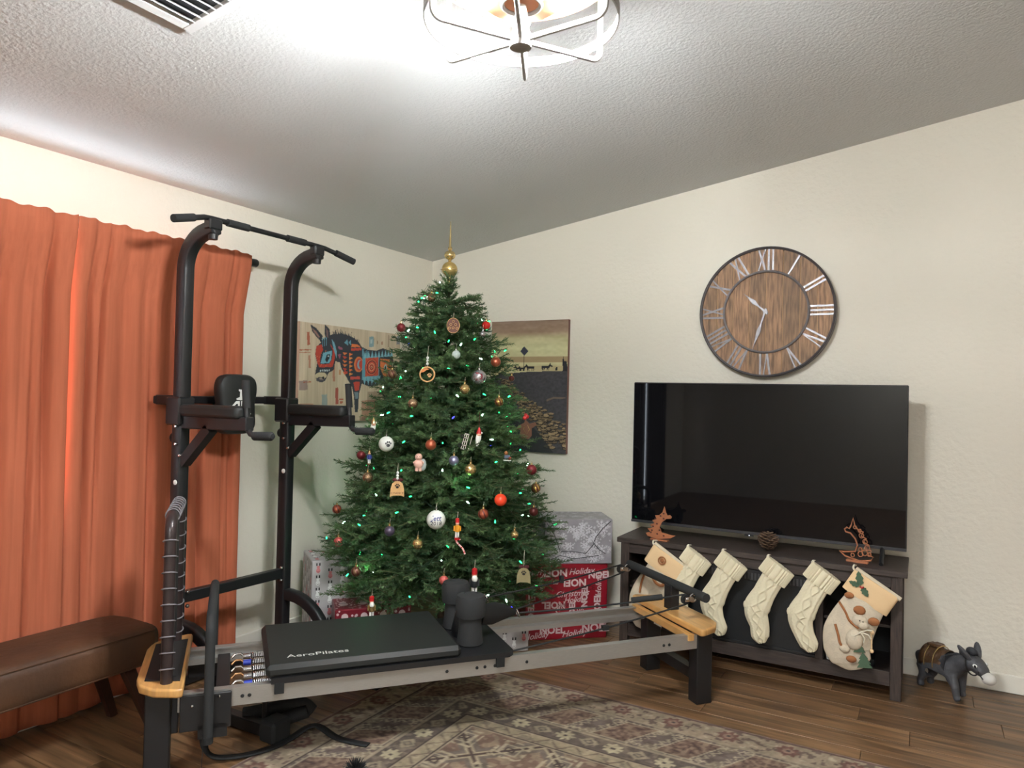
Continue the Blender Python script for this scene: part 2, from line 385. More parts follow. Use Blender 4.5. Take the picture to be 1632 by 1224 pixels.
for k in range(5):
    a = math.radians(k * 72 + 50)
    m_ = MB(); m_.add([(.1 * math.cos(a - .25), .1 * math.sin(a - .25), .105), (.22 * math.cos(a - .32), .22 * math.sin(a - .32), .11), (.22 * math.cos(a + .32), .22 * math.sin(a + .32), .125), (.1 * math.cos(a + .25), .1 * math.sin(a + .25), .12)], [(0, 1, 2, 3)])
    o = m_.ob('blade', M_FAN, fan); o.modifiers.new('s', 'SOLIDIFY').thickness = .005
M_BULB = bpy.data.materials.new('lit bulb'); M_BULB.use_nodes = True
b_ = M_BULB.node_tree.nodes['Principled BSDF']; b_.inputs['Emission Color'].default_value = (.94, .985, 1.0, 1); b_.inputs['Emission Strength'].default_value = BULB; b_.inputs['Base Color'].default_value = (1, 1, 1, 1)
for k in range(4):
    a = math.radians(k * 90 + 30); r = .135
    p = (r * math.cos(a), r * math.sin(a), .063)
    MB().cyl((p[0], p[1], .075), (p[0], p[1], .1), .014, .016).ob('socket', M_FAN, fan)
    MB().ball((p[0], p[1], p[2]), .027, 14, (1, 1, 1.1)).ob('bulb', M_BULB, fan)

vent = thing('ceiling_vent', 'white metal air return grille of slats on the sloped ceiling', 'vent', (1.15, -2.93, zc(1.15)), 0)
vent.rotation_euler = (0, -math.atan(KV), 0)
VW = .62
M_VENT = mat('white grille metal', (222, 222, 222), .45)
for c, d in (((VW / 2, -.0175, -.008), (VW, .035, .016)), ((VW / 2, -VW + .0175, -.008), (VW, .035, .016)), ((.0175, -VW / 2, -.008), (.035, VW - .07, .016)), ((VW - .0175, -VW / 2, -.008), (.035, VW - .07, .016))):
    MB().box(c, d, 0, .002).ob('frame', M_VENT, vent)
MB().box((VW / 2, -VW / 2, -.002), (VW - .06, VW - .06, .002)).ob('backing', M_DARK, vent)
for i in range(16):
    x_ = .055 + i * .034
    MB().beam((x_, -.036, -.012), (x_, -VW + .036, -.012), .026, .002, up=(.75, 0, .66)).ob('slat', M_VENT, vent)

k2 = thing('fill_light_panel', 'added rectangular fill light panel, unseen on the ceiling behind the viewer', 'ceiling light', (3.4, -6.3, zc(3.4) - .012))  # added fill light, out of view behind the camera, raises the ambient level
k2.rotation_euler = (0, -math.atan(KV), 0)
MB().box((0, 0, -.02), (1.3, .7, .05), 0, .005).ob('housing', M_WHITE, k2)
MB().box((0, 0, -.05), (1.24, .64, .02), 0, .004).ob('diffuser', mat('fill light diffuser', (244, 250, 255), emit=62), k2)
# ------------------------------------------------------------------ curtains, rod
M_CUR = mat('terracotta curtain cloth', (184, 104, 76), .85, noise=.12, nscale=60, stretch=(1, 1, .05), bump=.12, bscale=260, dist=.002, spec=.15)
nt = M_CUR.node_tree; bs = nt.nodes['Principled BSDF']; tr = nt.nodes.new('ShaderNodeBsdfTranslucent'); tr.inputs[0].default_value = (*lin((225, 90, 50)), 1)
mx = nt.nodes.new('ShaderNodeMixShader'); mx.inputs[0].default_value = .004; nt.links.new(bs.outputs[0], mx.inputs[1]); nt.links.new(tr.outputs[0], mx.inputs[2]); nt.links.new(mx.outputs[0], nt.nodes['Material Output'].inputs[0])
GROOVE = [(-2.60, .012, 1, 1.3), (-2.555, .009, .9, 1.7), (-2.44, .02, .5, .6), (-2.30, .014, .8, .8), (-2.15, .02, .6, 1.4), (-2.02, .013, .9, 1.0), (-1.88, .010, 1, 1.5), (-1.835, .012, .9, 1.2), (-2.77, .012, 1, 1.6), (-2.83, .014, 1, .9), (-2.95, .02, .7, 1.2), (-3.1, .014, .9, 1.1), (-3.3, .014, .9, 1.1)]
def curtain(y0, y1, label, seed):
    r = random.Random(seed); n = 260; nz = 46; ztop, zb = 2.165, .02
    folds = []; y_ = y0
    while y_ < y1: w = r.uniform(.06, .20); folds.append((y_ + w / 2, w, r.uniform(.5, 1), r.uniform(-.02, .02), r.uniform(.3, 1))); y_ += w
    vs = []
    for j in range(nz + 1):
        z = zb + (ztop - zb) * j / nz; f = 1 - j / nz
        for i in range(n + 1):
            y = y0 + (y1 - y0) * i / n; d = 0
            for (c, w, a, dr, lf) in folds:
                cc = c + dr * f * 2; q = (y - cc) / (w * .54)
                if abs(q) < 1:
                    amp = .032 * a * (1 - .35 * f * (1 - lf))
                    d += amp * ((math.cos(q * PI) + 1) / 2) ** .6
            for (gy, gw, gs, gz) in GROOVE:
                d -= .034 * gs * math.exp(-((y - gy - .03 * (f - .5) * math.sin(gy * 40)) / gw) ** 2) * math.exp(-((z - gz) / .85) ** 2)
            d = max(d, -.028)
            x = .046 + d
            pinch = math.exp(-((z - 2.10) / .018) ** 2)
            hb = min(1, max(0, (z - 1.85) / .25)); x = x * (1 - .6 * hb) + .084 * hb
            zz = z
            if j == nz: zz += .004 * math.sin(y * 41 + seed) + .003 * math.sin(y * 93)
            x += .004 * math.sin(z * 3 + y * 9) * f
            vs.append((x, y, zz))
    fs = [(j * (n + 1) + i, j * (n + 1) + i + 1, (j + 1) * (n + 1) + i + 1, (j + 1) * (n + 1) + i) for j in range(nz) for i in range(n)]
    o = MB().add(vs, fs).ob('curtain', M_CUR, ang=80); s_ = o.modifiers.new('s', 'SOLIDIFY'); s_.thickness = .0025
    return tag(o, label, 'curtain')
curtain(-2.690, -1.775, 'terracotta curtain panel hanging behind the black power tower', 3)
curtain(-3.62, -2.696, 'terracotta curtain panel at the left edge, above the leather bench', 11)
rod = thing('curtain_rod', 'black curtain rod with capped end poking past the terracotta curtain', 'curtain rod', (.077, -2.7, 2.128))
MB().cyl((0, -1.0, 0), (0, .93, 0), .0115).ob('pole', M_BLK, rod)
for s_ in (1, -1): MB().lathe([(.012, 0), (.022, .004), (.022, .05), (.016, .058)], (0, .925 if s_ > 0 else -1.0, 0), 16, Matrix.Rotation(-s_ * PI / 2, 4, 'X')).ob('finial', M_BLK, rod)
for yy in (.94, -.99): MB().box((-.036, yy * .96, 0), (.074, .012, .02)).box((-.074, yy * .96, 0), (.006, .03, .06)).ob('bracket', M_BLK, rod)

# ------------------------------------------------------------------ power tower (VKR station)
TX, TYL, TYR = .28, -2.30, -1.66
tw = thing('power_tower', 'black power tower with pull-up bar, padded backrest and dip arms by the curtain', 'exercise tower', (TX, (TYL + TYR) / 2, 0))
hy = (TYR - TYL) / 2
for s_ in (-1, 1):
    pts = [(0, s_ * hy, .02), (0, s_ * hy, 1.99)]
    for i in range(1, 9):
        th = PI / 2 * .92 * i / 8; pts.append((.17 * (1 - math.cos(th)), s_ * hy, 1.99 + .165 * math.sin(th)))
    pts.append((.20, s_ * hy, 2.166))
    MB().tube(pts, .033, 16, sq=1, flat=(1, .85)).ob('post', M_BLK, tw)
pb = MB().tube([(.215, -hy - .215, 2.155), (.19, -hy - .05, 2.20), (.178, -hy, 2.205), (.178, hy, 2.205), (.19, hy + .05, 2.20), (.235, hy + .22, 2.155)], .0125, 12).ob('pull_up_bar', M_BLK, tw)
for p0, p1 in (((.215, -hy - .22, 2.154), (.198, -hy - .11, 2.184)), ((.237, hy + .225, 2.154), (.212, hy + .11, 2.184)), ((.178, -hy + .08, 2.205), (.178, -hy + .2, 2.205)), ((.178, hy - .08, 2.205), (.178, hy - .2, 2.205))):
    MB().cyl(p0, p1, .0175, seg=14).ob('grip', M_FOAM, pb)
for s_ in (-1, 1):
    MB().box((.185, s_ * hy, 2.178), (.045, .07, .05), 0, .006).cyl((.185, s_ * hy, 2.11), (.185, s_ * hy, 2.15), .02, .024).ob('bar_clamp', M_BLK, tw)
    MB().box((-.01, s_ * hy, 1.335), (.10, .085, .13), 0, .008).ob('sleeve', M_BLK, tw)
    MB().beam((-.02, s_ * hy, 1.383), (-.17, s_ * hy, 1.383), .04, .045, .004).ob('rear_stub', M_BLK, tw)
    MB().beam((.02, s_ * hy, 1.285), (.46, s_ * hy, 1.292), .045, .06, .004).ob('arm_bracket', M_BLK, tw)
    mp_ = MB(); n = 12
    prof = [(.03, -.038), (.10, -.043), (.2, -.043), (.3, -.045), (.38, -.05), (.42, -.04), (.43, 0), (.42, .04), (.38, .05), (.3, .045), (.2, .043), (.10, .043), (.03, .038)]
    mp_.prism(prof, .055, Matrix.Translation((0, s_ * hy, 1.312)))
    o = mp_.ob('arm_pad', M_VINYL, tw); bv = o.modifiers.new('b', 'BEVEL'); bv.width = .015; bv.segments = 3
    ix = .43
    hnd = MB().tube([(ix - .005, s_ * hy, 1.475), (ix + .01, s_ * hy, 1.30), (ix + .015, s_ * hy, 1.27), (ix + .035, s_ * hy, 1.25), (ix + .07, s_ * hy, 1.242), (ix + .17, s_ * hy, 1.246)], .0125, 12).ob('dip_handle', M_BLK, tw)
    MB().cyl((ix - .006, s_ * hy, 1.48), (ix + .007, s_ * hy, 1.36), .0165, seg=14).ob('grip', M_FOAM, hnd)
    MB().tube([(ix + .06, s_ * hy, 1.242), (ix + .16, s_ * hy, 1.246), (ix + .17, s_ * hy, 1.246)], [.019, .019, .012], 14).ob('grip', M_FOAM, hnd)
    MB().beam((.21, s_ * hy, 1.265), (.03, s_ * hy, 1.10), .045, .045).ob('brace', M_BLK, tw)
    for (bx, bz) in ((.01, 1.265), (.012, 1.185), (.045, 1.135)):
        MB().lathe([(.009, 0), (.009, .006), (.006, .011), (.002, .012)], (bx, s_ * hy - .030, bz), 12, Matrix.Rotation(PI / 2, 4, 'X')).ob('bolt', M_CHROME, tw)
    for bz in (1.01,):
        MB().lathe([(.012, 0), (.012, .003), (.01, .004)], (.012, s_ * hy - .029, bz), 16, Matrix.Rotation(PI / 2, 4, 'X')).ob('bolt_cap', M_WHITE, tw)
    MB().ball((-.045, s_ * hy, 1.21), .025, 14, (1, .8, 1)).cyl((-.045, s_ * hy, 1.21), (0, s_ * hy, 1.21), .008).ob('knob', M_BLKR, tw)
    arc = [(.02, s_ * hy, .355)]
    for i in range(10):
        th = PI / 2 * i / 9; arc.append((.06 + .28 * math.sin(th), s_ * hy, .075 + .28 * math.cos(th)))
    MB().tube(arc, .029, 14, sq=1, flat=(1, .8)).ob('base_arc', M_BLK, tw)
    xe = .66
    MB().beam((-.14, s_ * hy, .03), (xe, s_ * hy, .03), .05, .05, .004).ob('base_rail', M_BLK, tw)
    MB().box((xe, s_ * hy, .045), (.09, .10, .09), 0, .012).ob('foot_cap', M_BLKR, tw)
    MB().lathe([(.03, 0), (.036, .01), (.036, .05), (.03, .06)], (-.145, s_ * hy - .03, .036), 16, Matrix.Rotation(-PI / 2, 4, 'X')).ob('foot_cap', M_BLKR, tw)
    ph = MB().tube([(.60, s_ * hy, .05), (.60, s_ * hy, .20), (.62, s_ * hy, .215), (.72, s_ * hy, .215)], .013, 10).ob('push_up_handle', M_BLK, tw)
    MB().cyl((.63, s_ * hy, .215), (.725, s_ * hy, .215), .018, seg=12).ob('grip', M_FOAM, ph)
MB().tube([(-.155, -hy - .02, 1.383), (-.165, -hy + .01, 1.383), (-.165, hy - .01, 1.383), (-.155, hy + .02, 1.383)], .019, 12, sq=1).ob('rear_crossbar', M_BLK, tw)
MB().beam((.0, -hy, .475), (.0, hy, .465), .04, .05, .004).ob('lower_crossbar', M_BLK, tw)
for s_ in (-1, 1):
    for bz in (.5, .435): MB().lathe([(.009, 0), (.009, .006), (.005, .011)], (.025, hy * s_ - s_ * .04, bz), 12, Matrix.Rotation(PI / 2, 4, 'Y')).ob('bolt', M_CHROME, tw)
MB().beam((-.13, -.02, .03), (-.13, .02, .03), .03, .03).beam((-.13, -hy, .03), (-.13, hy, .03), .045, .045).ob('rear_base_bar', M_BLK, tw)
# backrest
def superpad(w, h, waist, n=48):
    pts = []
    for i in range(n):
        a = 2 * PI * i / n; ca, sa = math.cos(a), math.sin(a)
        x = math.copysign(abs(ca) ** .45, ca) * w / 2; y = math.copysign(abs(sa) ** .45, sa) * h / 2
        x *= 1 - waist * math.exp(-((y + .02) / .07) ** 2); pts.append((x, y))
    return pts
PYC, PZC, PXC = -.02 + 0.02, 1.365, -.03
FB = frame((PXC, .005, PZC), (0, 1, 0), (0, 0, 1))
m_ = MB(); pp = superpad(.235, .30, .14); vs = []; fs = []; N = len(pp)
for (sc_, zz) in ((.90, -.035), (.98, -.025), (1, -.005), (1, .01), (.96, .024), (.86, .032), (.5, .036)):
    vs += [(x * sc_, y * sc_, zz) for x, y in pp]
for j in range(6):
    for i in range(N): fs.append((j * N + i, j * N + (i + 1) % N, (j + 1) * N + (i + 1) % N, (j + 1) * N + i))
fs.append(tuple(range(N))[::-1]); fs.append(tuple(range(6 * N, 7 * N)))
bk = m_.add(vs, fs, FB).ob('backrest_pad', M_VINYL, tw)
m_ = MB()
for poly in ([(-.012, .075), (.018, .072), (.018, .066), (.006, .064), (.01, .02), (-.024, .022), (-.026, .03), (-.006, .036), (-.004, .062), (-.013, .067)],
             [(-.055, -.012), (-.028, .016), (-.006, .016), (-.004, -.018), (-.016, -.017), (-.016, .002), (-.024, .003), (-.044, -.014)],
             [(.002, .016), (.010, .016), (.006, -.022)], [(.052, .002), (.058, -.02), (.058, -.032), (.046, -.032)], [(.036, -.052), (.05, -.048), (.05, -.04), (.066, -.046), (.056, -.062), (.038, -.062)]):
    m_.prism(poly, .0012, FB, z0=.0355)
m_.ob('emblem', M_WHITE, bk, smooth=False)
MB().box((-.11, .005, 1.375), (.11, .06, .06)).ob('backrest_mount', M_BLK, tw)

# ------------------------------------------------------------------ Pilates reformer
RA = math.atan2(.772, .635)
rf = thing('pilates_reformer', 'black and silver reformer with sliding padded carriage, wood end boards and ropes', 'exercise machine', (.7325, -2.5625, 0), RA)
def board_poly(s_, x0):
    P = [(0, -.31), (.02, -.315), (.10, -.285), (.15, -.23), (.165, -.16), (.165, .16), (.15, .23), (.10, .285), (.02, .315), (0, .31)]
    return [(x0 + s_ * a, b) for a, b in P]
for s_, x0 in ((-1, 0), (1, 2.19)):
    o = MB().prism(board_poly(s_, x0), .032, z0=.34).ob('end_board', M_BAMBOO, rf); bv = o.modifiers.new('b', 'BEVEL'); bv.width = .008; bv.segments = 3; bv.limit_method = 'ANGLE'
MB().box((2.175, 0, .322), (.03, .52, .03)).ob('board_batten', M_BAMBOO, rf)
for x_ in (-.085, 2.255):
    for y_ in (-.222, .222):
        MB().box((x_, y_, .17), (.085, .07, .34), 0, .004).ob('leg', M_BLK, rf)
    MB().box((x_, 0, .29), (.05, .38, .07)).ob('end_beam', M_BLK, rf)
MB().beam((2.255, -.2, .12), (2.255, .2, .12), .05, .05).ob('stretcher', M_BLK, rf)
for y_, sgn in ((-.235, -1), (.235, 1)):
    m_ = MB(); x0, x1 = -.02, 2.215
    sec = [(-.016, -.033), (.016, -.033), (.016, -.029), (-.012, -.027), (-.012, .022), (.016, .026), (.016, .033), (-.016, .033)] if sgn < 0 else [(-.016, -.033), (.016, -.033), (.016, .033), (-.016, .033), (-.016, .026), (.008, .02), (.008, -.005), (-.016, -.01)]
    n = len(sec); vs = [(x0, y_ + a, .298 + b) for a, b in sec] + [(x1, y_ + a, .298 + b) for a, b in sec]
    r_ = fix_normals(m_.add(vs, [tuple(range(n)), tuple(range(n, 2 * n))[::-1]] + [(i, i + n, (i + 1) % n + n, (i + 1) % n) for i in range(n)]).ob('rail', M_ALU, rf))
    if sgn < 0:
        for xb in (.20, .225, .99, 1.12, 1.155, 1.20, 1.235, 1.345, 2.03, 2.06):
            MB().lathe([(.007, 0), (.006, .003), (.002, .0035)], (xb, y_ - .016, .298), 10, Matrix.Rotation(PI / 2, 4, 'X')).ob('bolt', M_BLKR, r_)
MB().box((.075, -.262, .262), (.175, .012, .13), 0, .003).box((.10, -.262, .19), (.1, .012, .05)).ob('side_plate', M_BLK, rf)
MB().box((.075, .262, .262), (.175, .012, .13), 0, .003).ob('side_plate', M_BLK, rf)
MB().box((.13, 0, .265), (.05, .44, .075), 0, .003).ob('spring_bar', M_BLK, rf)
for xb, zb in ((.03, .29), (.12, .315)): MB().ball((xb, -.270, zb), .006, 8).ob('bolt', M_CHROME, rf)
# springs
M_BLUE = mat('blue plastic', (30, 50, 150), .4); M_COPH = mat('copper hook', (196, 150, 110), .25, .9)
for i in range(5):
    ys = -.17 + i * .075
    path = []; turns = 16
    for k in range(turns * 6 + 1):
        a = 2 * PI * k / 6; path.append((.235 + .11 * k / (turns * 6), ys + .0125 * math.cos(a), .312 + .0125 * math.sin(a)))
    sp = MB().tube(path, .0028, 5).ob('spring', M_CHROME, rf)
    MB().tube([(.16, ys, .31), (.175, ys, .325), (.195, ys, .325), (.21, ys, .312), (.24, ys, .312)], .005, 8).ob('hook', M_COPH if i % 2 else M_CHROME, sp)
    MB().cyl((.205, ys, .312), (.235, ys, .312), .011, .013, 10).ob('collar', M_BLUE if i in (0, 3) else M_CHROME, sp)
# carriage
MB().prism([(.30, -.265), (1.26, -.265), (1.285, -.24), (1.285, .24), (1.26, .265), (.30, .265)], .022, z0=.332).ob('carriage_platform', M_BLK, rf)
pad = MB().box((.665, 0, .375), (.77, .525, .05), 0, .016).ob('carriage_pad', M_VINYL, rf)
tv_, tf_ = text_geo('AeroPilates', .046, sx=1.12)
MB().add(tv_, tf_, frame((.48, -.175, .4006), (1, 0, 0), (0, 1, 0))).ob('lettering', mat('grey print', (205, 205, 200), .5), pad, smooth=False)
for xx in (1.22, .33): MB().box((xx, -.258, .315), (.035, .02, .04)).ob('carriage_roller', M_BLKR, rf)
for y_ in (-.115, .115):
    sr = MB().lathe([(.05, .352), (.058, .36), (.05, .43), (.05, .47), (.062, .475), (.066, .50), (.066, .545), (.058, .565), (.03, .572), (.028, .569), (0.001, .569)], (1.13, y_, 0), 28).ob('shoulder_rest', M_FOAM, rf)
MB().lathe([(.045, 0), (.05, .03), (.03, .12)], (1.13, 0, .352), 16).ob('head_rest_block', M_BLK, rf)
# rear riser with pulleys
MB().box((2.255, .03, .43), (.05, .065, .125), 0, .003).ob('riser_post', M_BLK, rf)
MB().tube([(2.255, -.26, .50), (2.255, .46, .50)], .022, 14).ob('riser_bar', M_FOAM, rf)
pul = []
for y_ in (-.20, .42):
    P_ = MB().lathe([(.024, -.007), (.024, -.004), (.017, 0), (.024, .004), (.024, .007)], (2.18, y_, .485), 18, Matrix.Rotation(PI / 2, 4, 'X')).ob('pulley', M_BLKR, rf)
    MB().box((2.195, y_ - .011, .487), (.05, .002, .022), 0, 0).box((2.195, y_ + .011, .487), (.05, .002, .022)).ball((2.185, y_ - .012, .487), .009, 10, (1, .4, 1)).torus((2.222, y_, .488), .017, .005, 14, 6, Matrix.Rotation(PI / 2, 4, 'X')).ob('pulley_bracket', M_CHROME, P_)
MB().box((2.21, .12, .283), (.004, .001, .001)).box((2.2265, .11, .29), (.003, .07, .055)).ob('warning_sticker', M_WHITE, rf)
def rope(p0, p1, r=.0042, sag=.01, n=8):
    p0 = Vector(p0); p1 = Vector(p1); return [tuple(p0.lerp(p1, i / n) - Vector((0, 0, sag * math.sin(PI * i / n)))) for i in range(n + 1)]
MB().tube(rope((2.18, -.20, .461), (1.275, -.235, .345)), .0042, 8).ob('rope', M_BLKR, rf)
MB().tube(rope((2.18, .42, .461), (1.28, .20, .35)), .0042, 8).ob('rope', M_BLKR, rf)
MB().tube(rope((2.18, -.20, .509), (1.42, .03, .42)), .0045, 8).ob('rope', M_BLKR, rf)
MB().tube(rope((2.18, .42, .509), (1.30, .18, .46)), .0045, 8).ob('rope', M_BLKR, rf)
MB().cyl((2.07, -.167, .496), (1.93, -.124, .480), .014, seg=12).ob('rope_handle', M_FOAM, rf)
MB().box((1.76, .30, .487), (.02, .02, .035)).ob('rope_stop', M_BLKR, rf); MB().box((1.74, -.217, .397), (.03, .02, .02)).ob('rope_stop', M_BLKR, rf)
for c_ in ((1.41, .035, .42), (1.30, .17, .46)): MB().torus(c_, .021, .003, 20, 6, Matrix.Rotation(1.2, 4, 'Y')).ob('ring', M_CHROME, rf)
MB().tube([(1.19, -.10, .47), (1.26, -.05, .455), (1.33, 0, .44), (1.40, .03, .425)], [.045, .05, .035, .012], 10, flat=(1, .25)).ob('hand_strap', M_BLKR, rf)
# foot bar: foam U
def ubar(x, y, z0, z1, r):
    P = [(x, -y, z0), (x, -y, z1 - .06)]
    P += [(x, -y + .06 * (1 - math.cos(a)), z1 - .06 + .06 * math.sin(a)) for a in [PI / 2 * k / 5 for k in range(1, 6)]]
    P += [(x, y - .06 * (1 - math.cos(a)), z1 - .06 + .06 * math.sin(a)) for a in [PI / 2 * k / 5 for k in range(5, 0, -1)]]
    P += [(x, y, z1 - .06), (x, y, z0)]; return P
fb = MB().tube(ubar(.085, .295, .17, .60, .017), .017, 14).ob('foot_bar', M_FOAM, rf)
MB().cyl((.085, -.295, .16), (.085, -.295, .185), .019, seg=12).cyl((.085, .295, .16), (.085, .295, .185), .019, seg=12).ob('end_cap', M_BLKR, fb)
MB().cyl((.085, -.297, .26), (.085, -.255, .26), .01).cyl((.085, .297, .26), (.085, .255, .26), .01).ob('pivot_bolt', M_CHROME, rf)
# rebounder standing on the foot end
rb = MB().tube(ubar(-.06, .235, .372, .965, .02), .021, 14).ob('rebounder_frame', mat('dark bronze tube', (52, 42, 42), .3, .2), rf)
MB().prism([(-.09, -.19), (-.03, -.19), (-.03, .19), (-.09, .19)], .004, z0=.373).prism([(-.135, -.20), (-.015, -.235), (-.015, .235), (-.135, .2)], .003, z0=.3725).ob('foot_plate', M_BLKR, rf)
M_BUN = mat('grey bungee cord', (112, 108, 112), .6)
for side in (-1, 1):
    for i in range(9):
        zz = .42 + i * .058
        MB().torus((-.06, side * .235, zz), .0245, .0028, 16, 6, Matrix.Rotation(side * .35, 4, 'X')).ob('bungee_loop', M_BUN, rb)
for i in range(7):
    MB().torus((-.06, -.16 + i * .053, .965), .0245, .0028, 16, 6, Matrix.Rotation(PI / 2, 4, 'X')).ob('bungee_loop', M_BUN, rb)
MB().box((-.06, 0, .67), (.003, .40, .50)).ob('rebounder_mat', M_BLKR, rb)
MB().tube(rope((.07, -.3, .16), (.065, -.302, .03), .001, 0), .0012, 5).ball((.065, -.302, .02), .008, 8).ob('pull_cord', M_BLKR, rf)

# strap heap near the reformer
st = thing('foot_strap', 'black webbing strap lying looped on floor and rug under the reformer', 'strap', (.9, -2.35, 0))
def ribbon(pts, w, t_=.003):
    m_ = MB(); P = [Vector(p) for p in pts]; vs = []; fs = []
    for i, p in enumerate(P):
        d = (P[min(i + 1, len(P) - 1)] - P[max(i - 1, 0)]); d.normalize(); sd = Vector((-d.y, d.x, 0)); sd = sd.normalized() if sd.length > .01 else Vector((1, 0, 0))
        vs += [p + sd * w / 2, p - sd * w / 2]
    fs = [(2 * i, 2 * i + 1, 2 * i + 3, 2 * i + 2) for i in range(len(P) - 1)]
    return m_.add(vs, fs)
def smooth_path(pts, k=6):
    P = [Vector(p) for p in pts]; out = []
    for i in range(len(P) - 1):
        p0, p1, p2, p3 = P[max(i - 1, 0)], P[i], P[i + 1], P[min(i + 2, len(P) - 1)]
        for j in range(k):
            t_ = j / k; out.append(.5 * ((2 * p1) + (-p0 + p2) * t_ + (2 * p0 - 5 * p1 + 4 * p2 - p3) * t_ * t_ + (-p0 + 3 * p1 - 3 * p2 + p3) * t_ ** 3))
    out.append(P[-1]); return out
M_WEB = mat('black webbing', (18, 18, 19), .75, bump=.2, bscale=500, dist=.002)
o = ribbon(smooth_path([(-.06, -.17, .20), (-.05, -.22, .10), (-.02, -.21, .03), (.045, -.135, .014), (.10, -.03, .014), (.11, .06, .016), (.15, .16, .045), (.27, .175, .016), (.41, .20, .014)]), .035).ob('webbing', M_WEB, st)
o.modifiers.new('s', 'SOLIDIFY').thickness = .004
m_ = MB()
m_.tube(smooth_path([(-.16, .06, .05), (-.06, .14, .07), (.03, .20, .09), (.08, .22, .06)]), .032, 10, flat=(1, .8)); m_.tube(smooth_path([(.0, .06, .03), (.02, .14, .05), (.07, .20, .07)]), .028, 10)
m_.ob('padded_cuff', M_WEB, st)
br = thing('bristle_ball', 'black spiky bristle ball lying on the rug at the bottom edge', 'pet toy', (1.43, -2.36, .008))
rr_ = random.Random(5); m_ = MB()
for i in range(420):
    a, zz = rr_.random() * 2 * PI, rr_.uniform(-.1, 1); q = math.sqrt(max(0, 1 - zz * zz)); d = Vector((q * math.cos(a), q * math.sin(a), zz)); p = Vector((0, 0, .022))
    m_.tube([p + d * .01, p + d * rr_.uniform(.04, .055)], [.0018, .0004], 3)
m_.ob('bristles', M_BLKR, br)['kind'] = 'stuff'; MB().ball((0, 0, .022), .021, 12).ob('core', M_BLKR, br)

# ------------------------------------------------------------------ leather bench
bn = thing('leather_bench', 'long brown leather bench with splayed wooden legs under the curtain', 'bench', (.31, -3.1, 0))
M_LEA = mat('brown suede leather', (82, 53, 32), .6, col2=(58, 38, 24), nscale=4, bump=.15, bscale=30)
m_ = MB(); NY = 30; NS = 24; vs = []; fs = []
for j in range(NY + 1):
    q = j / NY; y = -.62 + 1.22 * q; e = min(q, 1 - q) * NY; sh = 1 if e > 3 else .80 + .2 * math.sqrt(max(0, 1 - (1 - e / 3) ** 2))
    y += 0
    for k in range(NS):
        a = 2 * PI * k / NS + PI / NS; ca, sa = math.cos(a), math.sin(a)
        vs.append((math.copysign(abs(ca) ** .38, ca) * .175 * sh, y, .365 + math.copysign(abs(sa) ** .38, sa) * .085 * sh))
for j in range(NY):
    for k in range(NS): fs.append((j * NS + k, (j + 1) * NS + k, (j + 1) * NS + (k + 1) % NS, j * NS + (k + 1) % NS))
fs.append(tuple(range(NS))); fs.append(tuple(NY * NS + k for k in range(NS))[::-1])
seat = fix_normals(m_.add(vs, fs).ob('seat', M_LEA, bn, ang=60))
MB().tube([(.168, -.6, .432), (.168, .56, .432)], .004, 6).tube([(.165, -.6, .30), (.165, .56, .30)], .004, 6).ob('piping', M_LEA, seat)
M_LEG = mat('dark walnut leg', (58, 32, 22), .45, noise=.3, nscale=20, stretch=(8, 8, 1))
for (x_, y_, dx, dy) in ((.115, .47, .0, .13), (-.115, .47, -.02, .11), (.115, -.5, .0, -.1), (-.115, -.5, -.02, -.1)):
    MB().tube([(x_, y_, .31), (x_ + dx, y_ + dy, .0)], [.026, .018], 8, sq=1).ob('leg', M_LEG, bn)
bl = MB().tube(smooth_path([(-.0, 0, .04), (.06, .05, .07), (.05, .14, .05), (.03, .2, .03)]), [.035] * 18 + [.03], 10).ob('storage_pouch', M_WEB, None, (.12, -1.62, 0))
tag(bl, 'crumpled black cloth pouch on the floor by the foot of the wall', 'pouch')

# ------------------------------------------------------------------ rug
RX0, RX1, RY0, RY1 = .98, 3.75, -1.185, -4.1
rug = thing('area_rug', 'faded beige and brown patterned area rug on the plank floor', 'rug', (0, 0, 0))
rw, rh = RX1 - RX0, RY0 - RY1; S = .0075
P = Paint(int(rw / S), int(rh / S), (176, 156, 132))
X = P.X * rw; Y = P.Y * rh
D = np.minimum(np.minimum(X, rw - X), np.minimum(Y, rh - Y)); along = np.where((D == X) | (D == rw - X), Y, X)
nz1 = P.noise(1, 3, 3, 1); nz2 = P.noise(1, 1.6, 1.6, 2); nz3 = P.noise(1, 22, 22, 3)
DK, MD, LT, RS = (96, 82, 78), (134, 116, 104), (196, 178, 148), (142, 100, 86)
# band A floral
A = D < .165; P.put(A, (186, 164, 136)); P.put(A & (nz1 + .5 * nz2 > .35), (128, 106, 92)); P.put(A & (nz1 < -.62), (206, 188, 158))
ph = (along % .24) - .12; q = np.hypot(ph, (D - .085)); ang = np.arctan2(D - .085, ph)
P.put(A & (q < .042 + .008 * np.sin(ang * 8)), (138, 96, 84)); P.put(A & (q < .022), (176, 140, 118)); P.put(A & (q < .009), DK)
P.put(D < .022, (130, 98, 88)); P.put(D < .006, (190, 164, 150))
def lines(d0): P.put((D > d0) & (D < d0 + .016), (186, 166, 138)); P.put((D > d0 + .004) & (D < d0 + .009), (82, 66, 62))
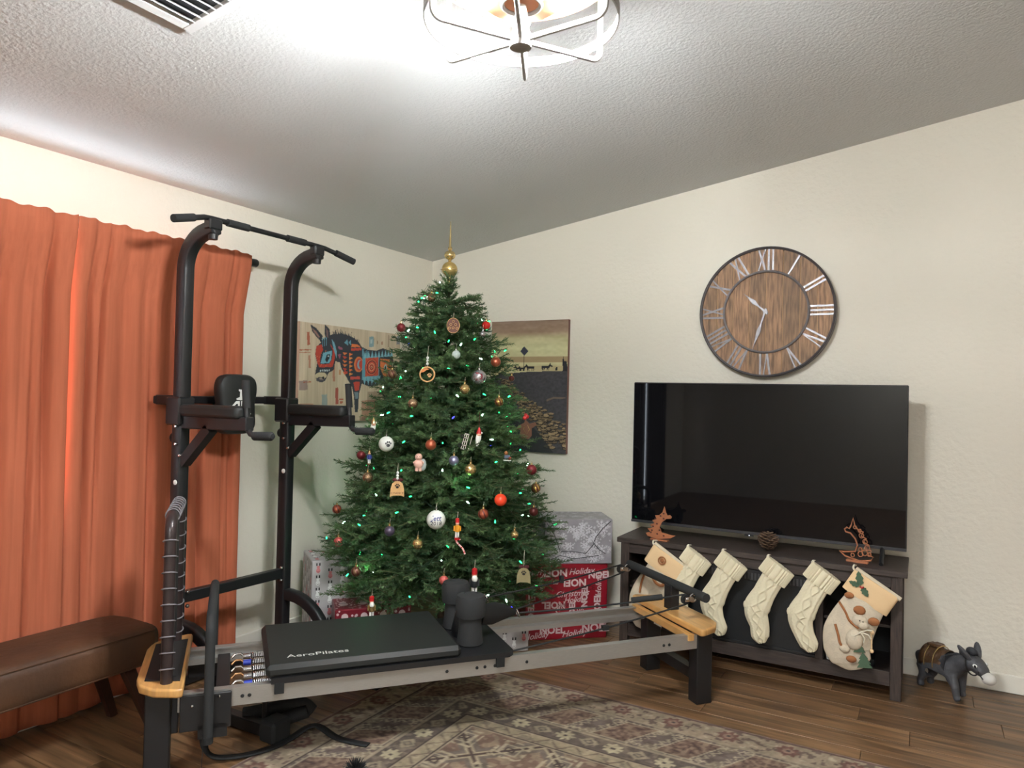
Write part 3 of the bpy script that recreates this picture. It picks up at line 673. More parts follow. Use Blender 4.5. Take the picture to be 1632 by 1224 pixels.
# band B diamonds
B = (D >= .175) & (D < .385); P.put(B, MD); P.put(B & (nz1 > .2), (116, 98, 90))
per = .272; ph = ((along + .05) % per) - per / 2; dn = D - .28; sk = ph + dn * .25
dm = np.abs(sk) / .098 + np.abs(dn) / .105 * .0; box_ = (np.abs(ph + dn * .55) < .078) & (np.abs(dn) < .095)
bi = (np.abs(ph + dn * .55) < .070) & (np.abs(dn) < .087)
tri = (np.abs(dn) > .05) & (np.abs(np.abs(ph) - per / 2) < .05 - (.1 - np.abs(dn)) * .6) & B
P.put(tri, (158, 138, 116))
zig = B & (np.abs((np.abs((along % .034) - .017) - .0085) * 1.5 + (np.abs(dn) - .082)) < .006) & ~box_; P.put(zig, LT)
zig2 = B & (np.abs((np.abs((D % .034) - .017) - .0085) * 1.5 + (np.abs(ph + dn * .55) - .098)) < .006) & ~box_; P.put(zig2, LT)
P.put(B & box_, LT); P.put(B & bi, (138, 108, 92)); P.put(B & bi & (nz2 > .1), (160, 132, 108)); P.put(B & bi & (nz2 < -.5), (110, 84, 76))
# band C flowers
C_ = (D >= .40) & (D < .50); P.put(C_, (112, 98, 88)); P.put(C_ & (nz1 > .3), (140, 122, 104))
ph = (along % .215) - .1075; q = np.hypot(ph, D - .45); ang = np.arctan2(D - .45, ph)
P.put(C_ & (q < .043 * (.62 + .38 * np.abs(np.cos(ang * 4)))), (204, 188, 152)); P.put(C_ & (q < .009), DK)
ph2 = ((along + .1075) % .215) - .1075; q2 = np.abs(ph2) * .8 + np.abs(D - .45)
P.put(C_ & (q2 < .038) & (q2 > .02), (176, 158, 130)); P.put(C_ & (q2 < .012), (176, 158, 130))
E_ = (D >= .515) & (D < .575); P.put(E_, (182, 164, 132)); ph = (along % .11) - .055; P.put(E_ & (np.abs(np.abs(ph) - (D - .515) * .9) < .006), (140, 118, 98)); P.put(E_ & (nz1 > .5), (150, 132, 110))
# field: trellis of diamonds
Fm = D >= .59; P.put(Fm, (132, 116, 102)); u = (X - rw / 2) / .44; v = (Y - rh / 2) / .44
a1 = np.abs(((u + v) % 1) - .5); a2 = np.abs(((u - v) % 1) - .5); cell = np.maximum(a1, a2)
P.put(Fm & (cell > .44), (190, 172, 140)); P.put(Fm & (cell > .475), (96, 76, 68)); P.put(Fm & (cell < .36), (142, 112, 94)); P.put(Fm & (cell < .36) & (nz1 > .1), (168, 142, 116))
cb = np.maximum(np.abs(((u) % .5) - .25), np.abs(((v) % .5) - .25))
P.put(Fm & (cb < .10) & (cb > .075), LT); P.put(Fm & (cb < .05) & (cb > .03), (90, 72, 66)); P.put(Fm & (cb < .16) & (cb > .13) & (nz2 > -.2), (196, 178, 146))
for d0 in (.160, .385, .50, .575): lines(d0)
P.a *= (1 + .10 * nz2 + .08 * nz3)[..., None]
P.a = (P.a * .9 + P.a.mean(2, keepdims=True) * .1) * .74 + 4
M_RUG = attr_mat('woven rug print', .95, bump=.3, bscale=400, noise=.22, nscale=14)
P.obj('rug_pile', frame((RX0, RY0, .0065), (1, 0, 0), (0, 1, 0)), rw, rh, M_RUG, rug)
MB().box(((RX0 + RX1) / 2, (RY0 + RY1) / 2, .003), (rw, rh, .006), 0, .001).ob('rug_backing', mat('rug edge', (150, 128, 110), .95), rug)

# ------------------------------------------------------------------ canvases
def canvas(name, label, F_, w, h, d, paint, side):
    t_ = thing(name, label, 'picture', F_.translation); 
    Fl = F_.copy(); Fl.translation = (0, 0, 0)
    # F_: origin top-left front, x right, y up, z towards viewer
    MB().add([(0, 0, -.0005), (w, 0, -.0005), (w, -h, -.0005), (0, -h, -.0005), (0, 0, -d), (w, 0, -d), (w, -h, -d), (0, -h, -d)], [(0, 3, 2, 1), (4, 5, 6, 7), (0, 1, 5, 4), (1, 2, 6, 5), (2, 3, 7, 6), (3, 0, 4, 7)], Fl).ob('stretched_edge', side, t_, smooth=False)
    paint.obj('printed_canvas', Fl, w, h, attr_mat(name + ' print', .65, bump=.1, bscale=500, dist=.001), t_)
    return t_
P = Paint(240, 152, (206, 184, 156))
gr = P.noise(1, 2.2, 40, 4); g2 = P.noise(1, 6, 60, 5); g3 = P.noise(1, 30, 30, 6); P.a += (gr * 10 + g2 * 12 + g3 * 10)[..., None]
def zz1(x, y):
    s = (x - (125 - 45 * (y - 118) / 860)) / (1085 - (125 - 45 * (y - 118) / 860)); u = s * 1.16 / (s * 1.16 + (1 - s))
    yt = 118 + .174 * (x - 125); yb = 1081 + .034 * (x - 80); return u, (y - yt) / (yb - yt)
def pz(pts, c, al=1): P.poly([zz1(*p) for p in pts], c, al)
def ez(x, y, rx, ry, c, al=1):
    P.poly([zz1(x + rx * math.cos(a * PI / 10), y + ry * math.sin(a * PI / 10)) for a in range(20)], c, al)
rs = (170, 72, 48)
for (x0, y0, x1, y1, c, al) in ((170, 220, 190, 345, rs, .8), (105, 385, 200, 395, rs, .8), (110, 410, 190, 418, rs, .6), (100, 680, 160, 770, (110, 80, 90), .5), (130, 690, 190, 700, rs, .7), (365, 560, 385, 700, rs, .5), (385, 760, 412, 920, (160, 60, 48), .85), (420, 870, 460, 880, rs, .9), (425, 895, 455, 915, rs, .8), (270, 820, 315, 940, (120, 150, 160), .6), (715, 285, 765, 385, (110, 150, 165), .8), (730, 310, 750, 350, (190, 200, 200), .8), (1040, 300, 1080, 380, (110, 120, 140), .7), (100, 900, 200, 980, (190, 90, 60), .45), (640, 900, 800, 1090, (150, 70, 50), .45), (700, 820, 860, 1000, (90, 60, 50), .35), (620, 1060, 1000, 1110, (90, 60, 45), .5), (420, 590, 440, 640, (190, 110, 60), .6), (800, 330, 812, 360, (120, 90, 70), .6), (850, 340, 870, 370, (150, 80, 60), .5), (930, 280, 945, 400, (120, 90, 70), .4), (175, 440, 190, 560, rs, .5)):
    pz([(x0, y0), (x1, y0), (x1, y1), (x0, y1)], c, al)
SL = (48, 50, 58)
for i in range(26):
    x = 365 + i * 9.6; top = 245 + (i / 25) ** 2 * 110
    pz([(x - 5, top + 22), (x + 6, top + 24), (x + 3 + (i % 3) * 5, top - 38 - (i * 37 % 30))], SL)
pz([(355, 250), (450, 240), (530, 270), (600, 320), (640, 380), (700, 410), (790, 425), (870, 405), (940, 430), (990, 490), (1015, 570), (1018, 700), (935, 870), (910, 800), (870, 730), (800, 765), (720, 770), (640, 735), (612, 830), (600, 1010), (570, 1010), (560, 850), (540, 760), (480, 650), (440, 570), (430, 520), (390, 505), (375, 590), (330, 615), (300, 690), (270, 705), (230, 680), (222, 620), (240, 520), (226, 430), (240, 365), (275, 320), (262, 310)], SL)
pz([(198, 148), (240, 185), (290, 260), (275, 315), (245, 275), (210, 215)], SL); pz([(310, 152), (345, 195), (355, 300), (320, 320), (305, 240)], SL); pz([(210, 185), (240, 215), (268, 275), (255, 275), (225, 225)], (150, 110, 100)); pz([(315, 180), (335, 215), (335, 280), (320, 270)], (110, 85, 85))
for x in (285, 300, 315): pz([(x, 275), (x + 7, 275), (x + 2, 385)], (110, 165, 185))
pz([(238, 355), (280, 340), (290, 395), (270, 430), (262, 530), (340, 530), (362, 480), (370, 400), (345, 335), (385, 400), (388, 470), (365, 560), (255, 560), (243, 520), (228, 430)], (190, 62, 48))
for i in range(7): a = PI * (.25 + i * .21); pz([(305 + 45 * math.cos(a), 480 + 55 * math.sin(a)), (305 + 52 * math.cos(a + .12), 480 + 60 * math.sin(a + .12)), (305 + 78 * math.cos(a + .06), 480 + 88 * math.sin(a + .06))], (226, 120, 80))
pz([(290, 422), (362, 402), (355, 490), (338, 520), (266, 524)], (112, 172, 192)); pz([(305, 490), (318, 440), (345, 435), (340, 475), (318, 515)], (30, 34, 40)); ez(332, 455, 7, 7, (200, 210, 210))
pz([(360, 285), (385, 330), (405, 420), (400, 480), (378, 400)], (110, 165, 185))
for i in range(6): pz([(262 + i * 14, 582), (270 + i * 14, 582), (268 + i * 14, 600), (260 + i * 14, 600)], (196, 214, 216))
ez(268, 640, 46, 34, (206, 186, 150)); ez(262, 675, 34, 24, (70, 66, 74)); ez(272, 668, 18, 12, (150, 130, 120)); ez(285, 660, 8, 13, (24, 22, 26))
OR, RD, BL = (226, 116, 62), (196, 66, 50), (96, 152, 172)
for k in range(6): pz([(452, 420 + k * 38), (498, 432 + k * 38), (470, 452 + k * 38)], (OR, RD, OR)[k % 3])
for k in range(6): pz([(515, 430 + k * 38), (515, 462 + k * 38), (552, 446 + k * 38)], (OR, (230, 140, 70))[k % 2])
pz([(470, 330), (500, 300), (508, 362)], BL); pz([(510, 330), (530, 310), (535, 362)], BL); pz([(540, 345), (590, 350), (630, 378), (535, 378)], OR); pz([(535, 388), (635, 388), (635, 412), (535, 412)], RD); pz([(415, 360), (455, 380), (455, 400), (420, 390)], (150, 80, 100)); pz([(410, 440), (440, 440), (430, 490)], (150, 80, 100))
pz([(470, 600), (500, 610), (500, 630), (470, 630)], RD)
ez(608, 548, 46, 76, OR); ez(612, 548, 34, 60, (190, 70, 60)); ez(618, 548, 24, 44, (120, 170, 190)); ez(632, 548, 22, 40, RD)
pz([(645, 395), (700, 412), (700, 480), (830, 490), (830, 735), (640, 700)], BL)
for k in range(9): pz([(655 + k * 38, 405 + min(k, 3) * 6), (692 + k * 38, 410 + min(k, 3) * 6), (674 + k * 38, 488)], SL if k % 1 == 0 else BL)
for k in range(9): pz([(674 + k * 38, 425), (692 + k * 38, 492), (656 + k * 38, 490)], (120, 178, 196))
for k in range(5): pz([(650 + k * 40, 672), (688 + k * 40, 672), (669 + k * 40, 755)], (120, 178, 196))
pz([(680, 490), (820, 490), (822, 668), (676, 668)], (208, 84, 62)); 
for r1, c in ((80, RD), (66, (226, 120, 86)), (60, (110, 44, 44)), (48, (214, 84, 62)), (34, (232, 150, 110)), (26, (170, 56, 48)), (12, (232, 150, 110)), (6, SL)): ez(745, 582, r1 * .92, r1 * 1.12, c)
pz([(840, 505), (960, 520), (985, 600), (900, 715), (845, 600)], OR); pz([(860, 530), (905, 520), (900, 560)], (200, 70, 50)); ez(905, 600, 18, 38, (150, 180, 180)); ez(905, 600, 9, 22, (20, 20, 24)); pz([(955, 530), (990, 535), (990, 560), (955, 560)], (190, 70, 90))
pz([(525, 660), (622, 665), (622, 690), (525, 690)], (210, 80, 70)); pz([(555, 715), (620, 715), (612, 800), (570, 800)], RD); pz([(563, 815), (606, 815), (600, 880), (575, 880)], (110, 130, 140))
P.a = P.a * .88 + 20
canvas('donkey_canvas', 'canvas print of a colourful patterned donkey standing before weathered boards', frame((.03, -1.348, 1.8506), (0, 1, 0), (0, 0, 1)), .942, .602, .0295, P, mat('canvas edge tan', (190, 160, 140), .8))

P = Paint(150, 228, (150, 140, 100))
def zz2(x, y):
    u = (x - 118 + (y - 110) * .0) / (718 - 28 * (y - 95) / 1047 - 118); yt = 110 - .025 * (x - 118); yb = 1112 + .052 * (x - 118); return u, (y - yt) / (yb - yt)
Yv = P.Y; sky = np.array([(118, 98, 84), (134, 112, 94), (168, 160, 124), (182, 178, 140), (176, 168, 130)], float)
for c in range(3): P.a[..., c] = np.interp(Yv, (0, .09, .14, .22, .38), sky[:, c])
P.a += (P.noise(1, 25, 6, 8) * 10 + P.noise(1, 6, 3, 9) * 6)[..., None]
P.rect(0, .275, 1, .32, (140, 116, 88), .8); P.rect(0, .345, 1, .385, (150, 126, 96), .4)
def pq(pts, c, al=1): P.poly([zz2(*p) for p in pts], c, al)
pq([(100, 540), (200, 530), (280, 515), (420, 503), (560, 500), (740, 495), (740, 1200), (100, 1200)], (62, 60, 64))
g = P.noise(1, 3, 2, 10); P.a[int(.40 * 228):] += (g * 7)[int(.40 * 228):, :, None]; P.a = P.a * 1.12 + 4
rg = random.Random(4)
for i in range(420):
    s = rg.random(); cx = 215 + 440 * s + rg.uniform(-1, 1) * (20 + 75 * s); cy = 570 + 460 * s + rg.uniform(-1, 1) * (20 + 60 * s); r1 = rg.uniform(6, 14) * (.5 + s)
    v_ = rg.uniform(.7, 1.15); P.poly([zz2(cx + r1 * 1.5 * math.cos(a * PI / 4), cy + r1 * .8 * math.sin(a * PI / 4) + 2) for a in range(8)], (52, 46, 44)); P.poly([zz2(cx + r1 * 1.3 * math.cos(a * PI / 4), cy + r1 * .6 * math.sin(a * PI / 4) - 2) for a in range(8)], (150 * v_, 128 * v_, 100 * v_))
pq([(100, 720), (200, 740), (300, 780), (420, 900), (520, 1010), (600, 1130), (100, 1200)], (46, 48, 50), .75)
DKS = (44, 44, 50)
pq([(352, 342), (382, 305), (414, 342), (382, 378)], (60, 62, 76)); pq([(378, 378), (383, 378), (383, 500), (378, 500)], DKS)
def burro(x, y, s, f=1):
    for a in ([(-30, -32), (20, -32), (30, -44), (38, -56), (42, -40), (58, -30), (56, -22), (36, -26), (28, -12), (-28, -12), (-34, -4)], [(-28, -14), (-20, -14), (-22, 8), (-27, 8)], [(-14, -14), (-8, -14), (-10, 8), (-14, 8)], [(12, -14), (18, -14), (14, 8), (10, 8)], [(22, -16), (28, -16), (28, 8), (23, 8)]):
        pq([(x + f * px * s, y + py * s) for px, py in a], DKS)
burro(545, 488, .95, 1); burro(432, 492, .9, -1); burro(340, 492, .7, -1); burro(368, 492, .65, -1)
pq([(618, 495), (620, 465), (634, 465), (634, 495)], DKS); pq([(672, 500), (670, 420), (676, 380), (682, 420), (700, 425), (712, 500)], DKS); pq([(180, 510), (242, 510), (242, 530), (180, 532)], (50, 50, 54)); pq([(550, 720), (600, 700), (690, 700), (690, 712), (600, 715), (555, 735)], (130, 112, 92), .7)
canvas('burro_canvas', 'tall canvas photo print of burros and a diamond road sign above a rocky slope', frame((.5582, -.03, 1.9612), (1, 0, 0), (0, 0, 1)), .604, .909, .0295, P, mat('canvas edge brown', (120, 86, 76), .8))

# ------------------------------------------------------------------ wall clock
ck = thing('wall_clock', 'large round wood plank wall clock with metal Roman numerals', 'clock', (2.440, -.035, 1.961))
FK = frame((0, 0, 0), (1, 0, 0), (0, 0, 1))   # local z = -Y (towards the room)
CR = .381; pw = .0935; xs0 = -CR + .012
x = -.3735; i = 0
while x < CR - .015:
    a, b = max(x, -CR + .012), min(x + pw, CR - .012); pts = []
    Rr = CR - .012
    for k in range(9): xx = a + .0018 + (b - a - .0036) * k / 8; pts.append((xx, math.sqrt(max(0, Rr * Rr - xx * xx))))
    for k in range(9): xx = b - .0018 - (b - a - .0036) * k / 8; pts.append((xx, -math.sqrt(max(0, Rr * Rr - xx * xx))))
    vcol = (150 + (i * 37 % 5) * 7, 116 + (i * 37 % 5) * 5, 86 + (i * 37 % 5) * 4)
    fix_normals(MB().prism(pts, .014, FK).ob('plank', mat('clock plank %d' % (i % 5), vcol, .6, col2=tuple(v * .66 for v in vcol), nscale=9, stretch=(9, 9, 1)), ck, smooth=False))
    x += pw; i += 1
MB().cyl((0, .006, 0), (0, -.009, 0), CR - .02, seg=48).ob('back_plate', mat('pale seam wood', (190, 150, 105), .7), ck)
M_PEW = mat('pewter metal', (134, 130, 132), .38, .55, noise=.2, nscale=40)
m_ = MB(); seg = 96; vs = []; fs = []
for k in range(seg):
    a = 2 * PI * k / seg
    for r_, z_ in ((CR, -.034), (CR, .032), (CR - .004, .034), (CR - .013, .030), (CR - .013, -.03)): vs.append((r_ * math.cos(a), r_ * math.sin(a), z_))
for k in range(seg):
    for j in range(5): fs.append((5 * k + j, 5 * ((k + 1) % seg) + j, 5 * ((k + 1) % seg) + (j + 1) % 5, 5 * k + (j + 1) % 5))
fix_normals(m_.add(vs, fs, FK).ob('rim', mat('dark pewter rim', (84, 80, 82), .4, .6), ck))
MB().torus((0, -.022, 0), .237, .007, 80, 8, Matrix.Rotation(PI / 2, 4, 'X')).ob('inner_ring', M_PEW, ck)
NUM = ['XII', 'I', 'II', 'III', 'IV', 'V', 'VI', 'VII', 'VIII', 'IX', 'X', 'XI']
for h in range(12):
    s = NUM[h]; wd = {'I': .024, 'V': .05, 'X': .052}; tot = sum(wd[c] for c in s); u0 = -tot / 2; m_ = MB()
    ang = -2 * PI * h / 12; M_ = FK @ Matrix.Rotation(ang, 4, 'Z')
    r0, r1 = .243, .370
    def bar(u_a, v_a, u_b, v_b, w=.012, zo=.016):
        m_.beam(M_ @ Vector((u_a, v_a, zo)), M_ @ Vector((u_b, v_b, zo)), w, .004, up=M_.to_3x3() @ Vector((0, 0, 1)))
    for c in s:
        w_ = wd[c]; uc = u0 + w_ / 2
        if c == 'I': bar(uc, r0, uc, r1, .011)
        if c == 'V': bar(uc - w_ * .36, r1, uc, r0, .011); bar(uc + w_ * .36, r1, uc, r0, .007, .017)
        if c == 'X': bar(uc - w_ * .38, r1, uc + w_ * .38, r0, .011); bar(uc + w_ * .38, r1, uc - w_ * .38, r0, .008, .018)
        u0 += w_
    m_.ob('numeral', M_PEW, ck, smooth=False)
def hand(name, ang, L, w, z):
    M_ = FK @ Matrix.Rotation(-math.radians(ang), 4, 'Z')
    fix_normals(MB().prism([(-.006, -.02), (.006, -.02), (w * .45, L * .15), (w * .3, L * .3), (w, L * .5), (.003, L * .8), (0, L), (-.003, L * .8), (-w, L * .5), (-w * .3, L * .3), (-w * .45, L * .15)], .003, M_, z).ob(name, M_PEW, ck, smooth=False))
hand('hour_hand', 312, .17, .013, .024); hand('minute_hand', 197, .235, .012, .028)
fix_normals(MB().prism([(-.012, -.006), (.014, -.018), (.016, .004), (.0, .016)], .004, FK, .032).ob('hand_tail', M_PEW, ck, smooth=False))

# ------------------------------------------------------------------ TV stand, TV
X0, X1, YB, YFc, ZT = 1.706, 3.192, -.045, -.459, .629
cab = thing('tv_stand', 'dark wood-grain media console with mesh-front firebox and open shelves', 'tv stand', (X0, YFc, 0))
CW, CD = X1 - X0, YB - YFc
def cb_(name, x0, x1, y0, y1, z0, z1, m=M_ESP, par=None, bev=.002): return MB().box(((x0 + x1) / 2, (y0 + y1) / 2, (z0 + z1) / 2), (x1 - x0, y1 - y0, z1 - z0), 0, bev).ob(name, m, par or cab)
cb_('top', 0, CW, 0, CD, ZT - .028, ZT)
for xa in (.02, CW - .07): 
    for ya in (.015, CD - .055): cb_('corner_post', xa, xa + .05, ya, ya + .04, 0, ZT - .028, M_ESPV)
cb_('side_panel', .028, .046, .055, CD - .055, .09, ZT - .028, M_ESPV); cb_('side_panel', CW - .046, CW - .028, .055, CD - .055, .09, ZT - .028, M_ESPV)
cb_('top_rail', .07, CW - .07, .018, .04, ZT - .085, ZT - .028); cb_('bottom_rail', .07, CW - .07, .018, .04, .065, .135)
cb_('bottom_panel', .05, CW - .05, .04, CD - .02, .10, .118); cb_('back_panel', .05, CW - .05, CD - .015, CD - .008, .09, ZT - .03, M_DARK)
dl, dr = 2.085 - X0, 2.80 - X0
for xd in (dl, dr): cb_('divider', xd - .018, xd + .018, .02, CD - .02, .118, ZT - .07, M_ESPV)
cb_('shelf', .05, dl - .018, .045, CD - .03, .34, .355); cb_('shelf', dr + .018, CW - .05, .045, CD - .03, .34, .355)
fbx = cb_('firebox', dl + .018, dr - .018, .035, .2, .135, ZT - .09, mat('black glass mesh', (34, 36, 38), .35, noise=.3, nscale=250))
cb_('lower_frame', dl + .018, dr - .018, .028, .036, .135, .15, M_BLK, fbx); cb_('vent_panel', dl + .018, dr - .018, .028, .036, ZT - .15, ZT - .09, M_BLK, fbx)
for i in range(34):
    xx = dl + .06 + i * .0175; cb_('vent_slat', xx, xx + .009, .024, .029, ZT - .142, ZT - .108, mat('vent grey', (64, 64, 66), .5), fbx, 0)
bx = cb_('media_player', dr + .05, dr + .25, .10, .26, .118, .155, M_BLK, cab); bx.parent = None; bx.location = cab.location; tag(bx, 'thin black media box on the bottom right shelf of the console', 'media player')
wm = MB()
for k in range(4): wm.tube(smooth_path([(dr + .03, .09, .122 + k * .006), (dr + .08, .06, .13 + k * .007), (dr + .14, .07, .126 + k * .004)]), .003, 6)
wo = wm.ob('white_cable', M_WHITE, None, cab.location); tag(wo, 'short bundle of white cable on the bottom right shelf', 'cable')

tv = thing('television', 'large flat screen television switched off on the dark console', 'television', (1.7232, -.27, .6948))
TW, TH = 1.4602, .8417
MB().box((TW / 2, .015, TH / 2), (TW, .03, TH), 0, .004).ob('casing', mat('black tv casing', (24, 24, 26), .4), tv)
MB().box((TW / 2, .05, TH * .35), (TW * .7, .05, TH * .5), 0, .01).ob('rear_housing', M_BLK, tv)
MB().box((TW / 2, -.0015, TH / 2 + .006), (TW - .012, .002, TH - .024), 0, 0).ob('screen', mat('glossy black screen', (12, 12, 15), .025, spec=.32), tv, smooth=False)
MB().box((TW / 2, -.002, .008), (TW, .006, .014), 0, .001).ob('lower_bezel', mat('dark grey bezel', (70, 70, 74), .35, .5), tv)
MB().box((TW / 2 - .04, -.003, -.004), (.05, .008, .01), 0, .002).ball((TW / 2 - .04, -.008, -.004), .002, 8).ob('sensor', M_BLK, tv)
MB().ball((TW / 2 - .038, -.008, -.004), .0022, 8).ob('standby_light', mat('standby led', (225, 230, 255), emit=4), tv)
for xx in (.15, TW - .11):
    for s_ in (-1, 1): pass
    MB().tube([(xx, -.10, -.058), (xx, -.04, -.03), (xx, .01, .012)], .010, 8, flat=(1, 1)).tube([(xx, .14, -.058), (xx, .06, -.03), (xx, .02, .012)], .010, 8).ob('foot', M_BLK, tv)

# ------------------------------------------------------------------ stockings
def sock_mesh(path, wid, th, cable=True, seg=88, n=120, heel=None, amp=.008):
    P = smooth_path([(a, 0, b) for a, b in path], max(2, n // (len(path) - 1))); n_ = len(P); T = np.linspace(0, 1, n_)
    ww = np.interp(T, np.linspace(0, 1, len(wid)), wid); tt = np.interp(T, np.linspace(0, 1, len(th)), th); vs = []; fs = []
    for i, p in enumerate(P):
        d = (P[min(i + 1, n_ - 1)] - P[max(i - 1, 0)]).normalized(); sd = Vector((-d.z, 0, d.x)) * -1   # sideways in plane
        for k in range(seg):
            a = 2 * PI * k / seg; u = math.cos(a); v = math.sin(a); q = 0
            if cable and v < .3:
                s = T[i] * 26; x_ = u
                dia = abs(((s / 4 + 10) % 1) - .5) * 2                       # lozenge centre line
                q = amp * (math.exp(-((abs(x_) - .34 * dia) / .055) ** 2) + .55 * math.exp(-((abs(x_) - .62 - .07 * math.sin(s * 3)) / .06) ** 2) + .55 * math.exp(-((abs(x_) - .62 + .07 * math.sin(s * 3)) / .06) ** 2) + .25 * (dia < .5) * math.exp(-(x_ / .12) ** 2) * abs(math.sin(s * 6)))
            vs.append(p + sd * (u * (ww[i] + q * .4)) + Vector((0, v * (tt[i] + q), 0)))
    for i in range(n_ - 1):
        for k in range(seg): fs.append((i * seg + k, i * seg + (k + 1) % seg, (i + 1) * seg + (k + 1) % seg, (i + 1) * seg + k))
    fs.append(tuple(range(seg))[::-1]); fs.append(tuple((n_ - 1) * seg + k for k in range(seg)))
    return MB().add(vs, fs)
def cuff_mesh(c0, c1, hw, th, ribs=0, seg=264, n=8, amp=.008):
    vs = []; fs = []; c0 = Vector((c0[0], 0, c0[1])); c1 = Vector((c1[0], 0, c1[1])); d = (c1 - c0).normalized(); sd = Vector((d.z, 0, -d.x)) * -1
    for i in range(n + 1):
        t_ = i / n; p = c0.lerp(c1, t_); e = .88 if i in (0, n) else 1
        for k in range(seg):
            a = 2 * PI * k / seg; q = amp * abs(math.sin(ribs * a / 2)) if ribs else 0
            u = math.copysign(abs(math.cos(a)) ** .6, math.cos(a)); vs.append(p + sd * (u * (hw + q)) + Vector((0, math.sin(a) * (th * e + q), 0)))
    for i in range(n):
        for k in range(seg): fs.append((i * seg + k, i * seg + (k + 1) % seg, (i + 1) * seg + (k + 1) % seg, (i + 1) * seg + k))
    fs.append(tuple(range(seg))[::-1]); fs.append(tuple(n * seg + k for k in range(seg)))
    return MB().add(vs, fs)
M_KNIT = mat('ivory cable knit', (218, 208, 180), .95, bump=.35, bscale=260, dist=.004, spec=.1)
SY = -.497
def knit(x, label, v=0):
    s = thing('knit_stocking', label, 'stocking', (x, SY, .629), 0, 'ivory knit stockings on the console')
    path = [(.055, -.065), (.02, -.12), (-.015, -.19), (-.045, -.255), (-.052, -.30), (-.035, -.36), (-.018 + v, -.415), (-.008 + v, -.447)]
    fix_normals(sock_mesh(path, [.058, .056, .056, .066, .060, .05, .046, .018], [.014, .018, .022, .026, .024, .022, .02, .008]).ob('sock', M_KNIT, s, ang=70))
    fix_normals(MB().ball((-.098, 0, -.262), .022, 12, (1, .8, 1.2)).ob('heel', M_KNIT, s))
    fix_normals(cuff_mesh((.066, -.035), (.020, -.105), .071, .021, 34).ob('cuff', M_KNIT, s, ang=70))
    MB().tube(smooth_path([(.004, .002, -.018), (-.003, 0, .0), (.0, .006, .012), (.005, .028, .008), (.006, .05, .004)]), .0028, 6).tube(smooth_path([(.012, .002, -.02), (.006, 0, .0), (.006, .006, .012), (.008, .028, .008), (.006, .05, .004)]), .0028, 6).ob('hanging_loop', M_STRING, s)
    return s
knit(2.133, 'ivory knit stocking partly hidden behind the reformer riser bar', .0)
knit(2.322, 'ivory knit stocking hanging just above the outer corner of the wood end board', .008)
knit(2.554, 'ivory knit stocking in the middle, hanging below the pine cone', -.012)
knit(2.771, 'ivory knit stocking nearest the plush reindeer stocking', .01)
M_PLUSH = mat('cream plush', (206, 192, 170), .95, noise=.12, nscale=30, bump=.4, bscale=160, dist=.006, spec=.1); M_TAN = mat('tan felt', (222, 190, 148), .95, bump=.2, bscale=300, dist=.003, spec=.1)
M_BRN = mat('brown felt', (150, 96, 58), .9); M_HOL = mat('sage felt', (70, 92, 70), .9); M_RED = mat('red bead', (170, 40, 40), .4); M_EYE = mat('black bead', (14, 14, 16), .3)
